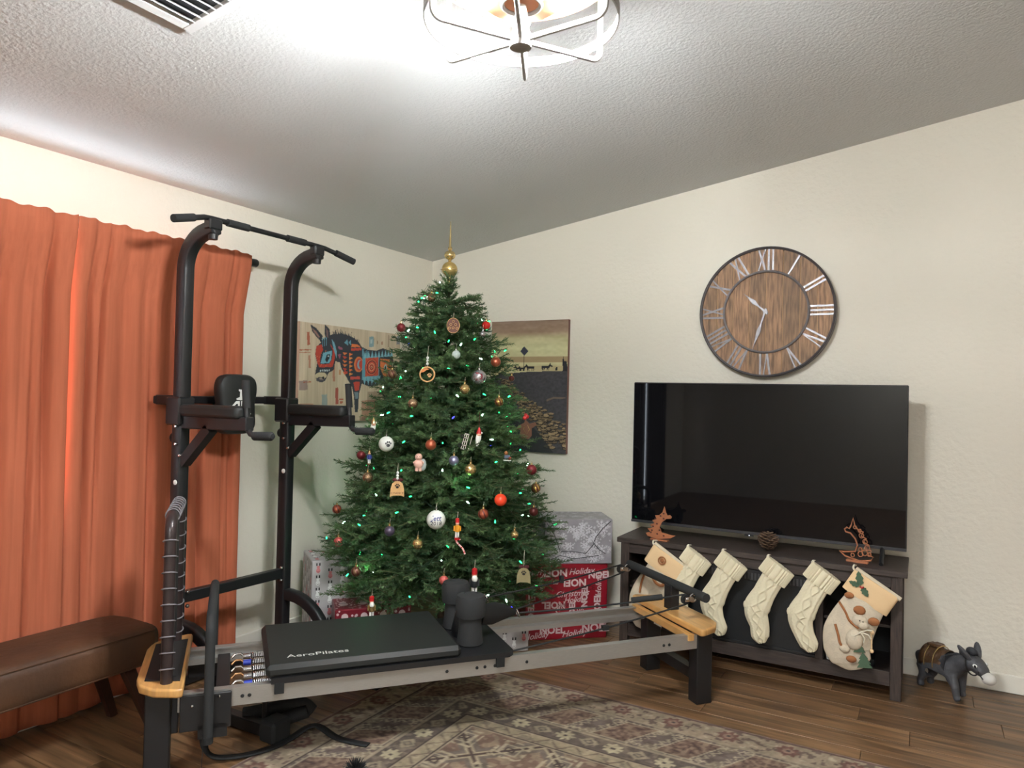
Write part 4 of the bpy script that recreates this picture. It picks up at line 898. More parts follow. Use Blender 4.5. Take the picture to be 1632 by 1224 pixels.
def plush(x, label, deco):
    s = thing('plush_stocking', label, 'stocking', (x, SY, .629), 0)
    path = [(.085, -.09), (.05, -.17), (.005, -.26), (-.02, -.33), (-.02, -.40), (.0, -.455), (.012, -.495)]
    fix_normals(sock_mesh(path, [.085, .092, .104, .112, .11, .088, .03], [.018, .026, .032, .034, .032, .024, .008], False).ob('sock', M_PLUSH, s, ang=70))
    fix_normals(cuff_mesh((.105, -.06), (.050, -.155), .113, .026, 0).ob('cuff', M_TAN, s, ang=70))
    d = Vector((.055, 0, .095)).normalized()
    fix_normals(MB().tube([(.012 + .195 * k / 9, -.002, -.0 - .122 * k / 9) for k in range(10)], .011, 8).ob('plush_edge', M_PLUSH, s))
    MB().tube(smooth_path([(.008, .002, -.015), (.0, 0, .0), (.002, .006, .012), (.006, .028, .008), (.008, .05, .004)]), .0045, 6).ob('hanging_loop', M_STRING, s)
    yf = -.033
    if deco:
        def leaf(cx, cz, ang, L, w):
            pts = [(0, 0), (w * .5, L * .2), (w * .35, L * .35), (w * .55, L * .5), (w * .3, L * .7), (w * .32, L * .8), (0, L), (-w * .32, L * .8), (-w * .3, L * .7), (-w * .55, L * .5), (-w * .35, L * .35), (-w * .5, L * .2)]
            return MB().prism(pts, .003, frame((cx, -.030, cz), (math.cos(ang), 0, math.sin(ang)), (-math.sin(ang), 0, math.cos(ang))))
        for a, b, c, e, f in ((.035, -.075, .15, .07, .034), (.03, -.078, 1.2, .05, .026), (.042, -.082, -2.6, .05, .03)): fix_normals(leaf(a, b, c, e, f).ob('holly_leaf', M_HOL, s, smooth=False))
        for k in range(3): MB().ball((.035 + .006 * k, -.034, -.08 - .005 * (k % 2)), .0045, 8).ob('berry', M_RED, s)
        MB().ball((.035, yf - .004, -.245), .036, 16, (1, .5, .85)).ball((.052, yf - .014, -.262), .024, 14, (1, .7, .8)).ob('reindeer_head', M_PLUSH, s)
        MB().ball((.012, yf, -.34), .05, 16, (.8, .5, 1)).ball((-.03, yf, -.39), .026, 12, (1, .6, .8)).ob('reindeer_body', M_PLUSH, s)
        for (a, b, rr1) in ((.032, -.195, .028), (.095, -.24, .026)): MB().ball((a, yf + .004, b), rr1, 12, (1, .5, .8)).ob('antler', M_BRN, s)
        MB().ball((.036, yf - .024, -.238), .0035, 8).ball((.050, yf - .024, -.241), .0035, 8).ob('eye', M_EYE, s)
        for a0 in (-.6, .2, 1.0, 2.4): MB().tube([(.04, yf - .015, -.295), (.04 + .035 * math.cos(a0), yf - .022, -.295 - .03 * math.sin(a0)), (.04 + .05 * math.cos(a0 + .3), yf - .015, -.295 - .05 * math.sin(a0 + .3))], .0035, 6).ob('raffia_bow', M_STRING, s)
        for (a, b, L) in ((.035, -.395, .055), (.06, -.465, .07)): fix_normals(MB().prism([(-.5 * L, 0), (.5 * L, 0), (.3 * L, .28 * L), (.42 * L, .28 * L), (.2 * L, .6 * L), (.3 * L, .6 * L), (0, L * 1.05), (-.3 * L, .6 * L), (-.2 * L, .6 * L), (-.42 * L, .28 * L), (-.3 * L, .28 * L)], .004, frame((a, -.036, b), (1, 0, .15), (-.15, 0, 1))).ob('felt_tree', M_HOL, s, smooth=False))
        MB().ball((-.015, -.026, -.13), .022, 12, (1, .5, .7)).ball((.0, -.036, -.435), .024, 12, (1, .5, .7)).ob('felt_button', M_BRN, s)
        MB().tube(smooth_path([(-.06, -.02, -.17), (-.03, -.036, -.21), (-.01, -.04, -.25), (.03, -.04, -.28)]), .006, 6).tube(smooth_path([(-.075, -.03, -.28), (-.06, -.036, -.33), (-.05, -.036, -.37), (-.02, -.036, -.40)]), .006, 6).ob('rope_trim', M_BRN, s)
        MB().tube([(.085, -.036, -.30), (.088, -.036, -.37)], .0035, 6).ball((.088, -.036, -.29), .011, 8).ball((.088, -.036, -.38), .010, 8).ob('hanging_charm', M_TAN, s)
    else:
        MB().torus((.065, -.034, -.085), .02, .004, 16, 6, Matrix.Rotation(PI / 2, 4, 'X'), 1, 1).ball((.065, -.032, -.085), .012, 10, (1, .4, 1)).ob('gingerbread_patch', M_BRN, s)
        MB().tube(smooth_path([(-.03, -.03, -.16), (-.05, -.036, -.22), (-.06, -.036, -.28)]), .006, 6).tube(smooth_path([(.0, -.034, -.16), (.035, -.04, -.21), (.07, -.04, -.22), (.085, -.036, -.19)]), .009, 6).ob('rope_trim', M_BRN, s)
        MB().ball((.03, -.03, -.28), .04, 14, (1, .5, 1)).ob('plush_figure', M_PLUSH, s)
    return s
plush(1.936, 'plush patterned stocking at the left end of the console, behind the riser', False)
plush(2.958, 'plush cream stocking with holly and reindeer at the right end', True)

# ------------------------------------------------------------------ ornaments on console
M_CUT = mat('laser cut brown wood', (168, 106, 72), .5, noise=.2, nscale=30)
CR_OUT = [(-.055, .008), (-.01, .0), (.05, .012), (.075, .03), (.055, .028), (.01, .035), (.0, .06), (.01, .085), (.03, .105), (.05, .108), (.055, .118), (.045, .126), (.035, .122), (.028, .135), (.02, .165), (.012, .135), (-.004, .118), (-.022, .115), (-.014, .098), (-.035, .09), (-.024, .076), (-.046, .066), (-.034, .053), (-.056, .045), (-.042, .03), (-.064, .022)]
dt = thing('wooden_tree_figure', 'brown wooden curved tree figure with dark dots, left on the console', 'figurine', (1.945, -.405, .629), math.radians(-8), 'wooden tree figures'); dt.scale = (1.35, 1, 1.15)
fix_normals(MB().prism(CR_OUT, .005, frame((0, 0, .006), (1, 0, 0), (0, 0, 1))).ob('figure', M_CUT, dt, smooth=False))
for (a, b) in ((.0, .045), (-.03, .06), (-.012, .075), (-.02, .10), (.018, .105), (.018, .13), (-.035, .04), (-.04, .028), (-.01, .025), (.02, .02), (.004, .116)):
    MB().ball((a, -.006, b + .006), .0045, 8, (1, .4, 1)).ob('dot', mat('dark red dot', (70, 24, 22), .5), dt)
MB().box((0, 0, .003), (.08, .03, .006), 0, .001).ob('base', M_CUT, dt)
d2 = thing('wooden_tree_figure', 'brown openwork scroll tree figure, right on the console', 'figurine', (2.965, -.345, .629), math.radians(-8), 'wooden tree figures'); d2.scale = (1.15, 1, 1.3)
lp = [(-x_, 0, z_ + .006) for x_, z_ in CR_OUT]
MB().tube(lp, .0032, 6, closed=True).ob('outline', M_CUT, d2)
for (a, b, r_) in ((.03, .035, .011), (.04, .055, .010), (.012, .028, .010), (.03, .078, .009), (.015, .1, .009), (-.012, .13, .006), (.048, .03, .007), (.012, .045, .007), (-.02, .02, .007), (.008, .118, .006)):
    MB().torus((a, 0, b + .006), r_, .0022, 14, 5, Matrix.Rotation(PI / 2, 4, 'X')).ob('scroll', M_CUT, d2)
MB().box((0, 0, .004), (.09, .03, .008), 0, .001).ob('base', M_CUT, d2)
pc = thing('pine_cone', 'brown pine cone standing on the console in front of the television', 'pine cone', (2.528, -.345, .629)); pc.scale = (1.3, 1.3, 1.2)
m_ = MB(); m_.ball((0, 0, .042), .026, 12, (.8, .8, 1.5)).ob('core', mat('cone core', (50, 34, 26), .8), pc)
M_CONE = mat('pine cone scale', (112, 86, 66), .8, noise=.4, nscale=60)
sc_ = None
for i in range(64):
    z_ = .008 + .075 * i / 63; a = i * 2.399; r_ = .031 * math.sin(PI * (.15 + .75 * i / 63)) + .006
    M_ = Matrix.Translation((r_ * .5 * math.cos(a), r_ * .5 * math.sin(a), z_)) @ Matrix.Rotation(a, 4, 'Z') @ Matrix.Rotation(-.45, 4, 'Y')
    if sc_ is None:
        sc_ = MB().prism([(0, -.003), (.014, -.009), (.022, -.006), (.024, 0), (.022, .006), (.014, .009), (0, .003)], .002).ob('scale', M_CONE, pc); fix_normals(sc_); o = sc_
    else: o = bpy.data.objects.new('scale', sc_.data); COL.objects.link(o); o.parent = pc
    k_ = r_ / .03; o.matrix_local = M_ @ Matrix.Scale(max(.5, k_), 4)

# ------------------------------------------------------------------ donkey statue
dk = thing('donkey_statue', 'small grey donkey statue with brown saddle blanket beside the console', 'statue', (3.34, -.205, 0), math.radians(-38))
M_DON = mat('charcoal painted resin', (70, 70, 74), .55, noise=.25, nscale=25, bump=.2, bscale=60)
vs = [(0, 0, .155), (.06, 0, .16), (.10, 0, .178), (.145, 0, .205), (.175, 0, .212), (.205, 0, .19), (.232, 0, .168),   # spine to muzzle 0-6
      (-.07, 0, .16), (-.10, 0, .15), (-.115, 0, .11),                                                                   # rump, tail 7-9
      (.075, .03, .12), (.085, .035, .07), (.085, .035, .03), (.095, .037, .012),                                          # front left leg 10-13
      (.075, -.03, .12), (.105, -.04, .075), (.112, -.04, .03), (.125, -.042, .012),                                         # front right 14-17
      (-.075, .03, .12), (-.06, .035, .08), (-.085, .035, .05), (-.08, .036, .012),                                          # hind left 18-21
      (-.075, -.03, .12), (-.06, -.035, .08), (-.085, -.035, .05), (-.08, -.036, .012)]
es = [(0, 1), (1, 2), (2, 3), (3, 4), (4, 5), (5, 6), (0, 7), (7, 8), (8, 9), (1, 10), (10, 11), (11, 12), (12, 13), (1, 14), (14, 15), (15, 16), (16, 17), (7, 18), (18, 19), (19, 20), (20, 21), (7, 22), (22, 23), (23, 24), (24, 25)]
ra = [.066, .064, .056, .05, .052, .04, .028, .064, .04, .007, .032, .021, .016, .019, .032, .021, .016, .019, .036, .024, .017, .019, .036, .024, .017, .019]
me = bpy.data.meshes.new('body'); me.from_pydata(vs, es, []); body = bpy.data.objects.new('body', me); COL.objects.link(body); body.parent = dk; me.materials.append(M_DON)
sk = body.modifiers.new('skin', 'SKIN'); sk.use_smooth_shade = True
for i, r_ in enumerate(ra): me.skin_vertices[0].data[i].radius = (r_, r_ * (.82 if i < 8 else 1))
me.skin_vertices[0].data[0].use_root = True
ss = body.modifiers.new('sub', 'SUBSURF'); ss.levels = 2; ss.render_levels = 2
for s_ in (-1, 1):
    MB().ball((.155, s_ * .046, .255), .042, 12, (.42, .28, 1.15), Matrix.Rotation(-s_ * .5, 4, 'X') @ Matrix.Rotation(-.45, 4, 'Y')).ob('ear', M_DON, dk)
    MB().ball((.198, s_ * .036, .210), .0125, 12, (1, .5, .7)).ob('eye_white', M_WHITE, dk); MB().ball((.203, s_ * .041, .209), .0065, 10, (1, .5, 1)).ob('pupil', M_EYE, dk)
MB().ball((.242, 0, .160), .033, 16, (1, .95, .85)).ob('muzzle', mat('white painted muzzle', (200, 196, 190), .6), dk)
MB().ball((.158, 0, .262), .022, 12, (1.3, .8, .9)).ball((.12, 0, .238), .018, 12, (1.5, .5, 1)).ball((.09, 0, .215), .018, 12, (1.5, .5, .9)).ob('mane', mat('dark mane', (44, 44, 48), .7), dk)
def hoop(cx, cz, ry, rz_, tilt, r): return MB().torus((cx, 0, cz), 1, r, 24, 6, Matrix.Rotation(tilt, 4, 'Y') @ Matrix(((0, 0, 1, 0), (1, 0, 0, 0), (0, 1, 0, 0), (0, 0, 0, 1))), ry, rz_)
hoop(.222, .176, .035, .036, -.6, .003).ob('noseband', M_BLK, dk); hoop(.165, .206, .052, .054, -.2, .0035).ob('headstall', M_BLK, dk)
M_BLANK = mat('bronze saddle blanket', (92, 66, 44), .4, .3, noise=.5, nscale=40, bump=.4, bscale=50)
m_ = MB(); vs = []; fs = []; n = 14
for j in range(9):
    x_ = -.075 + .12 * j / 8
    for i in range(n + 1):
        a = math.radians(-20 + 220 * i / n); vs.append((x_, .064 * math.cos(a), .158 + .070 * math.sin(a)))
fs = [(j * (n + 1) + i, j * (n + 1) + i + 1, (j + 1) * (n + 1) + i + 1, (j + 1) * (n + 1) + i) for j in range(8) for i in range(n)]
o = fix_normals(m_.add(vs, fs).ob('saddle_blanket', M_BLANK, dk)); o.modifiers.new('s', 'SOLIDIFY').thickness = .006
MB().box((-.02, 0, .233), (.05, .06, .018), 0, .006).box((-.055, 0, .230), (.02, .05, .014), 0, .005).ob('saddle_pack', M_BLANK, dk)
for x_ in (-.04, .005): MB().tube([(x_, .071 * math.cos(a), .158 + .077 * math.sin(a)) for a in [math.radians(-15 + 210 * k / 14) for k in range(15)]], .0025, 6).ob('gilt_cord', M_GOLD, dk)

# ------------------------------------------------------------------ gifts
def gift(name, label, o, rz, w, d, h, m, group=None):
    g = thing(name, label, 'gift box', o, rz, group); MB().box((w / 2, d / 2, h / 2), (w, d, h), 0, .004).ob('wrapped_box', m, g); return g
# local x along the front, y away from the viewer; front face is y=0
red = mat('glossy red gift paper', (140, 22, 38), .3, noise=.1, nscale=12, bump=.25, bscale=9, dist=.01)
gR = gift('red_gift', 'large red gift printed NOEL beside the tree, below the grey gift', (1.23, -.68, 0), math.radians(40), .50, .36, .445, red)
rr_ = random.Random(8); white = mat('white print', (206, 184, 184), .4); dkr = mat('dark red print', (96, 14, 26), .4)
m1, m2 = MB(), MB(); FR = frame((0, -.0012, 0), (1, 0, 0), (0, 0, 1))
def word(mb, txt, cx, cz, size, rot=0, shear=0, sx=1, bold=.001):
    v_, f_ = text_geo(txt, size, bold=bold, shear=shear, sx=sx); mb.add(v_, f_, FR @ Matrix.Translation((cx, cz, 0)) @ Matrix.Rotation(rot, 4, 'Z'))
for (tx, cx, cz, s, r_, shr) in (('NOEL', .17, .395, .062, PI, 0), ('Holiday', .335, .40, .05, .05, .35), ('NOEL', .45, .375, .055, 0, 0), ('NOEL', .29, .335, .06, PI, 0), ('NOEL', .035, .29, .055, -PI / 2, 0), ('Holiday', .445, .32, .05, PI / 2, .3), ('Merry', .06, .395, .045, .1, .4), ('Christmas', .28, .268, .05, .05, .4), ('Holiday', .30, .232, .045, .05, .4), ('NOEL', .17, .205, .055, PI, 0), ('NOEL', .44, .195, .055, PI / 2, 0), ('ho ho', .09, .33, .035, PI / 2, 0), ('ho', .18, .335, .03, 0, 0), ('NOEL', .285, .165, .05, PI / 2, 0), ('HO', .335, .165, .03, 0, 0), ('Merry', .185, .15, .05, 1.2, .4), ('NOEL', .035, .145, .05, PI / 2, 0), ('NOEL', .165, .055, .06, 0, 0), ('NOEL', .43, .06, .066, 0, 0), ('Holiday', .30, .035, .05, .08, .4), ('Holiday', .065, .025, .05, .15, .4), ('NOEL', .36, .10, .045, 0, 0), ('Merry', .46, .13, .04, PI / 2, .4), ('NOEL', .36, .25, .05, PI / 2, 0)):
    word(m1, tx, cx, cz, s, r_, shr, bold=.0022 if tx == 'NOEL' else .0006)
for (tx, cx, cz, s, r_) in (('PEACE', .26, .41, .03, 0), ('JOY', .08, .24, .04, 0), ('PEACE', .37, .30, .035, 0), ('JOY', .22, .26, .04, PI / 2), ('MERRY', .12, .11, .035, 0), ('PEACE', .40, .14, .03, 0), ('JOY', .25, .09, .035, 0), ('MERRY', .24, .20, .03, 0)): word(m2, tx, cx, cz, s, r_)
m1.ob('white_lettering', white, gR, smooth=False)['kind'] = 'stuff'; m2.ob('dark_lettering', dkr, gR, smooth=False)['kind'] = 'stuff'
tg = MB().box((.07, .03, .4468), (.07, .05, .002)).box((.065, .028, .4485), (.006, .02, .001)).box((.08, .028, .4485), (.006, .02, .001)).ob('gift_tag', M_WHITE, gR, smooth=False)
gry = mat('silver grey foil paper', (158, 154, 160), .34, .15, noise=.25, nscale=8, bump=.3, bscale=8, dist=.012)
gG = gift('grey_gift', 'silver grey snowflake gift box stacked on the red gift', (1.308, -.605, .446), math.radians(36), .41, .28, .265, gry)
m_ = MB(); FR = frame((0, -.0012, 0), (1, 0, 0), (0, 0, 1))
def flake(mb, F_, cx, cz, r_, k0):
    for a in range(3):
        th = k0 + a * PI / 3; M_ = F_ @ Matrix.Translation((cx, cz, 0)) @ Matrix.Rotation(th, 4, 'Z'); w_ = r_ * .09
        mb.add([(-r_, -w_, 0), (r_, -w_, 0), (r_, w_, 0), (-r_, w_, 0)], [(0, 1, 2, 3)], M_)
        for sx_ in (-1, 1):
            for sy_ in (-1, 1): mb.add([(sx_ * r_ * .5, 0, 0), (sx_ * r_ * .6, 0, 0), (sx_ * r_ * .9, sy_ * r_ * .3, 0), (sx_ * r_ * .8, sy_ * r_ * .3, 0)], [(0, 1, 2, 3)] if sx_ * sy_ > 0 else [(3, 2, 1, 0)], M_)
rr_ = random.Random(3)
for i in range(170):
    r_ = rr_.choice((.010, .014, .024, .006)); flake(m_, FR, rr_.uniform(r_, .41 - r_), rr_.uniform(r_, .265 - r_), r_, rr_.random())
FT = frame((0, 0, .2662), (1, 0, 0), (0, 1, 0)); FS = frame((-.0012, .28, 0), (0, -1, 0), (0, 0, 1))
for i in range(60):
    r_ = rr_.choice((.010, .014, .02)); flake(m_, FT, rr_.uniform(r_, .41 - r_), rr_.uniform(r_, .28 - r_), r_, rr_.random()); flake(m_, FS, rr_.uniform(r_, .28 - r_), rr_.uniform(r_, .265 - r_), r_, rr_.random())
m_.ob('snowflake_print', mat('pale print', (208, 206, 212), .4), gG, smooth=False)['kind'] = 'stuff'
m_ = MB()
for pts in ([(.012, .24), (.05, .19), (.075, .13), (.095, .075)], [(.40, .255), (.35, .21), (.31, .16), (.295, .12)], [(.02, .015), (.095, .05), (.18, .03), (.33, .05)], [(.10, .075), (.2, .07), (.25, .062), (.30, .12)], [(.30, .12), (.33, .085), (.37, .06)]):
    m_.tube([(a, -.002, b) for a, b in pts], .0022, 5)
m_.ob('paper_fold', mat('dark fold line', (52, 50, 56), .5), gG)
# figure patterned gift behind the tower
wp = mat('white figure paper', (176, 172, 172), .55, bump=.2, bscale=10, dist=.006)
gW = gift('tall_white_gift', 'tall white gift with santa and snowman figure paper, left of the tree', (.33, -1.50, 0), math.atan2(.155, .11), .20, .30, .50, wp)
mk, mp2, mwh = MB(), MB(), MB()
def figs(F_, W_, H_):
    nx = max(1, int(W_ / .052)); 
    for i in range(nx):
        for j in range(-1, 8):
            cx = (i + .5) * W_ / nx; cz = j * .068 + (i % 2) * .034 + .02
            if cz < .0 or cz > H_ - .06: continue
            M_ = F_ @ Matrix.Translation((cx, cz, 0))
            for s_ in (-1, 1): mk.add([(s_ * .008 - .0035, .045, 0), (s_ * .008 + .0035, .045, 0), (s_ * .008 + .0035, .06, 0), (s_ * .008 - .0035, .06, 0)], [(0, 1, 2, 3)], M_)
            mb = mp2 if (i + j) % 3 == 0 else mwh
            ring = [(.012 * math.cos(a * PI / 6), .018 + .014 * math.sin(a * PI / 6), .0001) for a in range(12)]; mb.add(ring, [tuple(range(12))], M_)
            mb.add([(-.007, .03, 0), (.007, .03, 0), (.009, .044, 0), (-.009, .044, 0)], [(0, 1, 2, 3)], M_)
            mk.add([(-.012, .016, .0002), (.0, .008, .0002), (.012, .016, .0002), (.0, .011, .0002)], [(0, 1, 2, 3)], M_)
figs(frame((0, -.0012, 0), (1, 0, 0), (0, 0, 1)), .20, .50); figs(frame((-.0012, .30, 0), (0, -1, 0), (0, 0, 1)), .30, .50); figs(frame((0, 0, .5012), (1, 0, 0), (0, 1, 0)), .20, .30)
mk.ob('black_print', M_EYE, gW, smooth=False)['kind'] = 'stuff'; mp2.ob('pink_print', mat('pink print', (196, 120, 122), .6), gW, smooth=False)['kind'] = 'stuff'; mwh.ob('white_print', mat('white figure print', (222, 222, 220), .6), gW, smooth=False)['kind'] = 'stuff'
# flat snowman gift under the tree
sg = gift('snowman_gift', 'maroon gift printed with snowmen under the front branches of the tree', (.60, -1.60, 0), math.radians(48), .40, .22, .30, mat('maroon paper', (110, 20, 34), .4, bump=.2, bscale=12, dist=.01))
m_ = MB(); mk = MB(); rr_ = random.Random(2)
for F_, W_, H_ in ((frame((0, -.0012, 0), (1, 0, 0), (0, 0, 1)), .40, .30), (frame((0, 0, .3015), (1, 0, 0), (0, 1, 0)), .42, .22)):
    for i in range(130):
        r_ = rr_.uniform(.003, .008); cx, cz = rr_.uniform(r_, W_ - r_), rr_.uniform(r_, H_ - r_); m_.add([(cx + r_ * math.cos(a), cz + r_ * math.sin(a), 0) for a in [k * PI / 4 for k in range(8)]], [tuple(range(8))], F_)
    for i in range(4):
        cx, cz = .05 + i * .1, H_ * (.5 if H_ < .25 else .82)
        for (dy, r_) in ((-.018, .026), (.016, .018)): m_.add([(cx + r_ * math.cos(a), cz + dy + r_ * math.sin(a), .0002) for a in [k * PI / 6 for k in range(12)]], [tuple(range(12))], F_)
        mk.add([(cx - .018, cz + .0, .0006), (cx + .018, cz + .0, .0006), (cx + .02, cz + .007, .0006), (cx - .02, cz + .007, .0006)], [(0, 1, 2, 3)], F_)
m_.ob('white_print', white, sg, smooth=False)['kind'] = 'stuff'; mk.ob('grey_print', mat('grey scarf print', (90, 96, 110), .6), sg, smooth=False)['kind'] = 'stuff'
g2 = gift('small_white_gift', 'small white figure paper gift on the floor between tree and red gift', (1.16, -.96, 0), math.radians(40), .22, .16, .14, wp)
mk, mp2, mwh = MB(), MB(), MB(); figs(frame((0, -.0012, 0), (1, 0, 0), (0, 0, 1)), .22, .14); figs(frame((.2212, 0, 0), (0, 1, 0), (0, 0, 1)), .16, .14)
mk.ob('black_print', M_EYE, g2, smooth=False)['kind'] = 'stuff'; mp2.ob('pink_print', MATS['pink print'], g2, smooth=False)['kind'] = 'stuff'; mwh.ob('white_print', MATS['white figure print'], g2, smooth=False)['kind'] = 'stuff'

# ------------------------------------------------------------------ Christmas tree
TA = (.84, -.98)
ZS = [0.25, .42, .65, 1.38, 1.82, 2.0, 2.12]; RS_ = [.48, .58, .63, .40, .25, .17, .05]
tree = thing('christmas_tree', 'tall green artificial Christmas tree in the room corner', 'christmas tree', (TA[0], TA[1], 0))
M_BARK = mat('brown bark', (70, 52, 40), .9)
MB().tube([(0, 0, .02), (0, 0, 2.1)], [.022, .008], 10).ob('trunk', M_BARK, tree)
m_ = MB()
for k in range(4): a = k * PI / 2 + .5; m_.beam((0, 0, .09), (.26 * math.cos(a), .26 * math.sin(a), .012), .02, .02)
m_.ob('stand', M_BLK, tree)
R = np.random.RandomState(12)
stem_p0, stem_p1 = [], []; B0, BD, BL_ = [], [], []
nb = 430
zz_ = []
while len(zz_) < nb:
    z = R.uniform(.36, 2.06)
    if R.rand() < (np.interp(z, ZS, RS_) + .12) / .78: zz_.append(z)
zz_.sort()
for i, z in enumerate(zz_):
    az = i * 2.39996 + R.uniform(-.3, .3); rad = np.interp(z, ZS, RS_) * R.uniform(.80, 1.10) 
    up = R.uniform(.02, .22) if z < 1.7 else R.uniform(.1, .5)
    drop = rad * up; o = np.array([0, 0, z - drop * .6]); d = np.array([math.cos(az), math.sin(az), 0.])
    side = np.array([-d[1], d[0], 0.]); n = max(4, int(rad / .040))
    pts = [o + d * rad * t_ + np.array([0, 0, drop * t_ - .12 * rad * t_ * t_ * 1.2]) for t_ in np.linspace(0, 1, 6)]
    for a, b in zip(pts[:-1], pts[1:]): stem_p0.append(a); stem_p1.append(b)
    for j in range(n):
        t_ = .12 + .88 * (j + R.rand() * .6) / n; t_ = min(t_, .97)
        p = o + d * rad * t_ + np.array([0, 0, drop * t_ - .144 * rad * t_ * t_])
        for s in (-1, 1):
            dr = d * R.uniform(.6, .95) + side * s * R.uniform(.5, .95) + np.array([0, 0, R.uniform(-.40, .55)]); dr /= np.linalg.norm(dr)
            L = R.uniform(.075, .135) * (1.15 - .35 * t_); 
            if z > 1.8: L *= .8
            B0.append(p); BD.append(dr); BL_.append(L)
    dr = d + side * R.uniform(-.2, .2) + np.array([0, 0, R.uniform(-.05, .3)]); dr /= np.linalg.norm(dr); B0.append(pts[-1] - d * .03); BD.append(dr); BL_.append(R.uniform(.09, .13) * (.7 if z > 1.8 else 1))
for k in range(26):
    a = k * 2.4; dr = np.array([math.cos(a) * .6, math.sin(a) * .6, .6 + .4 * R.rand()]); dr /= np.linalg.norm(dr); B0.append(np.array([0, 0, 1.96 + .0055 * k])); BD.append(dr); BL_.append(.08)
GB = [((1.23, -.68), 40, .50, .36, .445), ((1.308, -.605), 36, .41, .28, .711), ((.33, -1.50), 54.6, .20, .30, .50), ((.60, -1.60), 48, .40, .22, .30), ((1.16, -.96), 40, .22, .16, .14)]
def in_gift(p, mg=.012):      # no twig grows through a box
    for (ox, oy), dg_, w_, d_, h_ in GB:
        a = math.radians(dg_); dx = p[0] + TA[0] - ox; dy = p[1] + TA[1] - oy; u = dx * math.cos(a) + dy * math.sin(a); v = -dx * math.sin(a) + dy * math.cos(a)
        if -mg < u < w_ + mg and -mg < v < d_ + mg and p[2] < h_ + mg: return True
    return False
keep = [not any(in_gift(p + d * L * k) for k in (0, .5, 1, 1.15)) for p, d, L in zip(B0, BD, BL_)]
B0 = [p for p, k in zip(B0, keep) if k]; BD = [p for p, k in zip(BD, keep) if k]; BL_ = [p for p, k in zip(BL_, keep) if k]
ks = [not (in_gift(a) or in_gift(b)) for a, b in zip(stem_p0, stem_p1)]; stem_p0 = [a for a, k in zip(stem_p0, ks) if k]; stem_p1 = [a for a, k in zip(stem_p1, ks) if k]
B0 = np.array(B0); BD = np.array(BD); BL_ = np.array(BL_); nbr = len(B0)
# needles: thin triangles around every twig
NN = 40
tt = np.tile(np.linspace(.02, 1, NN), (nbr, 1)) + R.uniform(-.01, .01, (nbr, NN)); aa = R.uniform(0, 2 * PI, (nbr, NN))
ref = np.where(np.abs(BD[:, 2:3]) > .9, np.array([[1., 0, 0]]), np.array([[0, 0, 1.]])); e1 = np.cross(BD, ref); e1 /= np.linalg.norm(e1, axis=1, keepdims=True); e2 = np.cross(BD, e1)
rad_ = e1[:, None] * np.cos(aa)[..., None] + e2[:, None] * np.sin(aa)[..., None]
basep = B0[:, None] + BD[:, None] * (tt * BL_[:, None])[..., None]
nd = BD[:, None] * .75 + rad_ * .8; nd /= np.linalg.norm(nd, axis=2, keepdims=True)
nl = R.uniform(.016, .023, (nbr, NN, 1)) * np.where(tt > .9, .8, 1)[..., None]
wv = np.cross(nd, rad_ + .3 * e1[:, None]); wv /= (np.linalg.norm(wv, axis=2, keepdims=True) + 1e-6); hw = .0021
tip = basep + nd * nl
Vt = np.stack([basep - wv * hw, basep + wv * hw, tip + wv * hw * .5, tip - wv * hw * .5], 2).reshape(-1, 3)
nf = nbr * NN; F = np.arange(nf * 4).reshape(-1, 4)
me = bpy.data.meshes.new('needles'); me.vertices.add(len(Vt)); me.vertices.foreach_set('co', Vt.astype('f').ravel()); me.loops.add(F.size); me.loops.foreach_set('vertex_index', F.astype('i').ravel()); me.polygons.add(nf); me.polygons.foreach_set('loop_start', np.arange(0, F.size, 4, dtype='i')); me.update(calc_edges=True)
M_NEED = mat('fir needles', (92, 118, 74), .6, col2=(46, 76, 48), nscale=7, spec=.3)
me.materials.append(M_NEED); o = bpy.data.objects.new('needles', me); COL.objects.link(o); o.parent = tree; o['kind'] = 'stuff'
m_ = MB()
for a, b in zip(stem_p0, stem_p1): m_.tube([a, b], .0035, 3, caps=False)
for p, d, L in zip(B0, BD, BL_): m_.tube([p, p + d * L], .0022, 3, caps=False)
o = m_.ob('twigs', mat('olive twig', (66, 70, 40), .9), tree, smooth=False); o['kind'] = 'stuff'
# topper
tp = thing('tree_topper', 'gold glass finial topper with two balls and a long spike', 'tree topper', (TA[0], TA[1], 2.10))
MB().lathe([(.013, -.02), (.011, .0), (.008, .022)], seg=16).ob('stem', M_GOLD, tp)
MB().ball((0, 0, .066), .046, 22, (1, 1, .95)).ob('lower_ball', mat('textured gold', (206, 180, 116), .3, .8, bump=.5, bscale=120, dist=.004), tp); MB().torus((0, 0, .062), .046, .0025, 28, 6).ob('band', M_GOLD, tp)
MB().lathe([(.012, .108), (.008, .114), (.012, .122)], seg=16).ball((0, 0, .148), .033, 20, (1, 1, .85)).ob('upper_ball', M_GOLD, tp)
MB().lathe([(.008, .176), (.013, .184), (.012, .192), (.007, .2), (.0055, .26), (.002, .345)], seg=12).ob('spike', M_GOLD, tp)
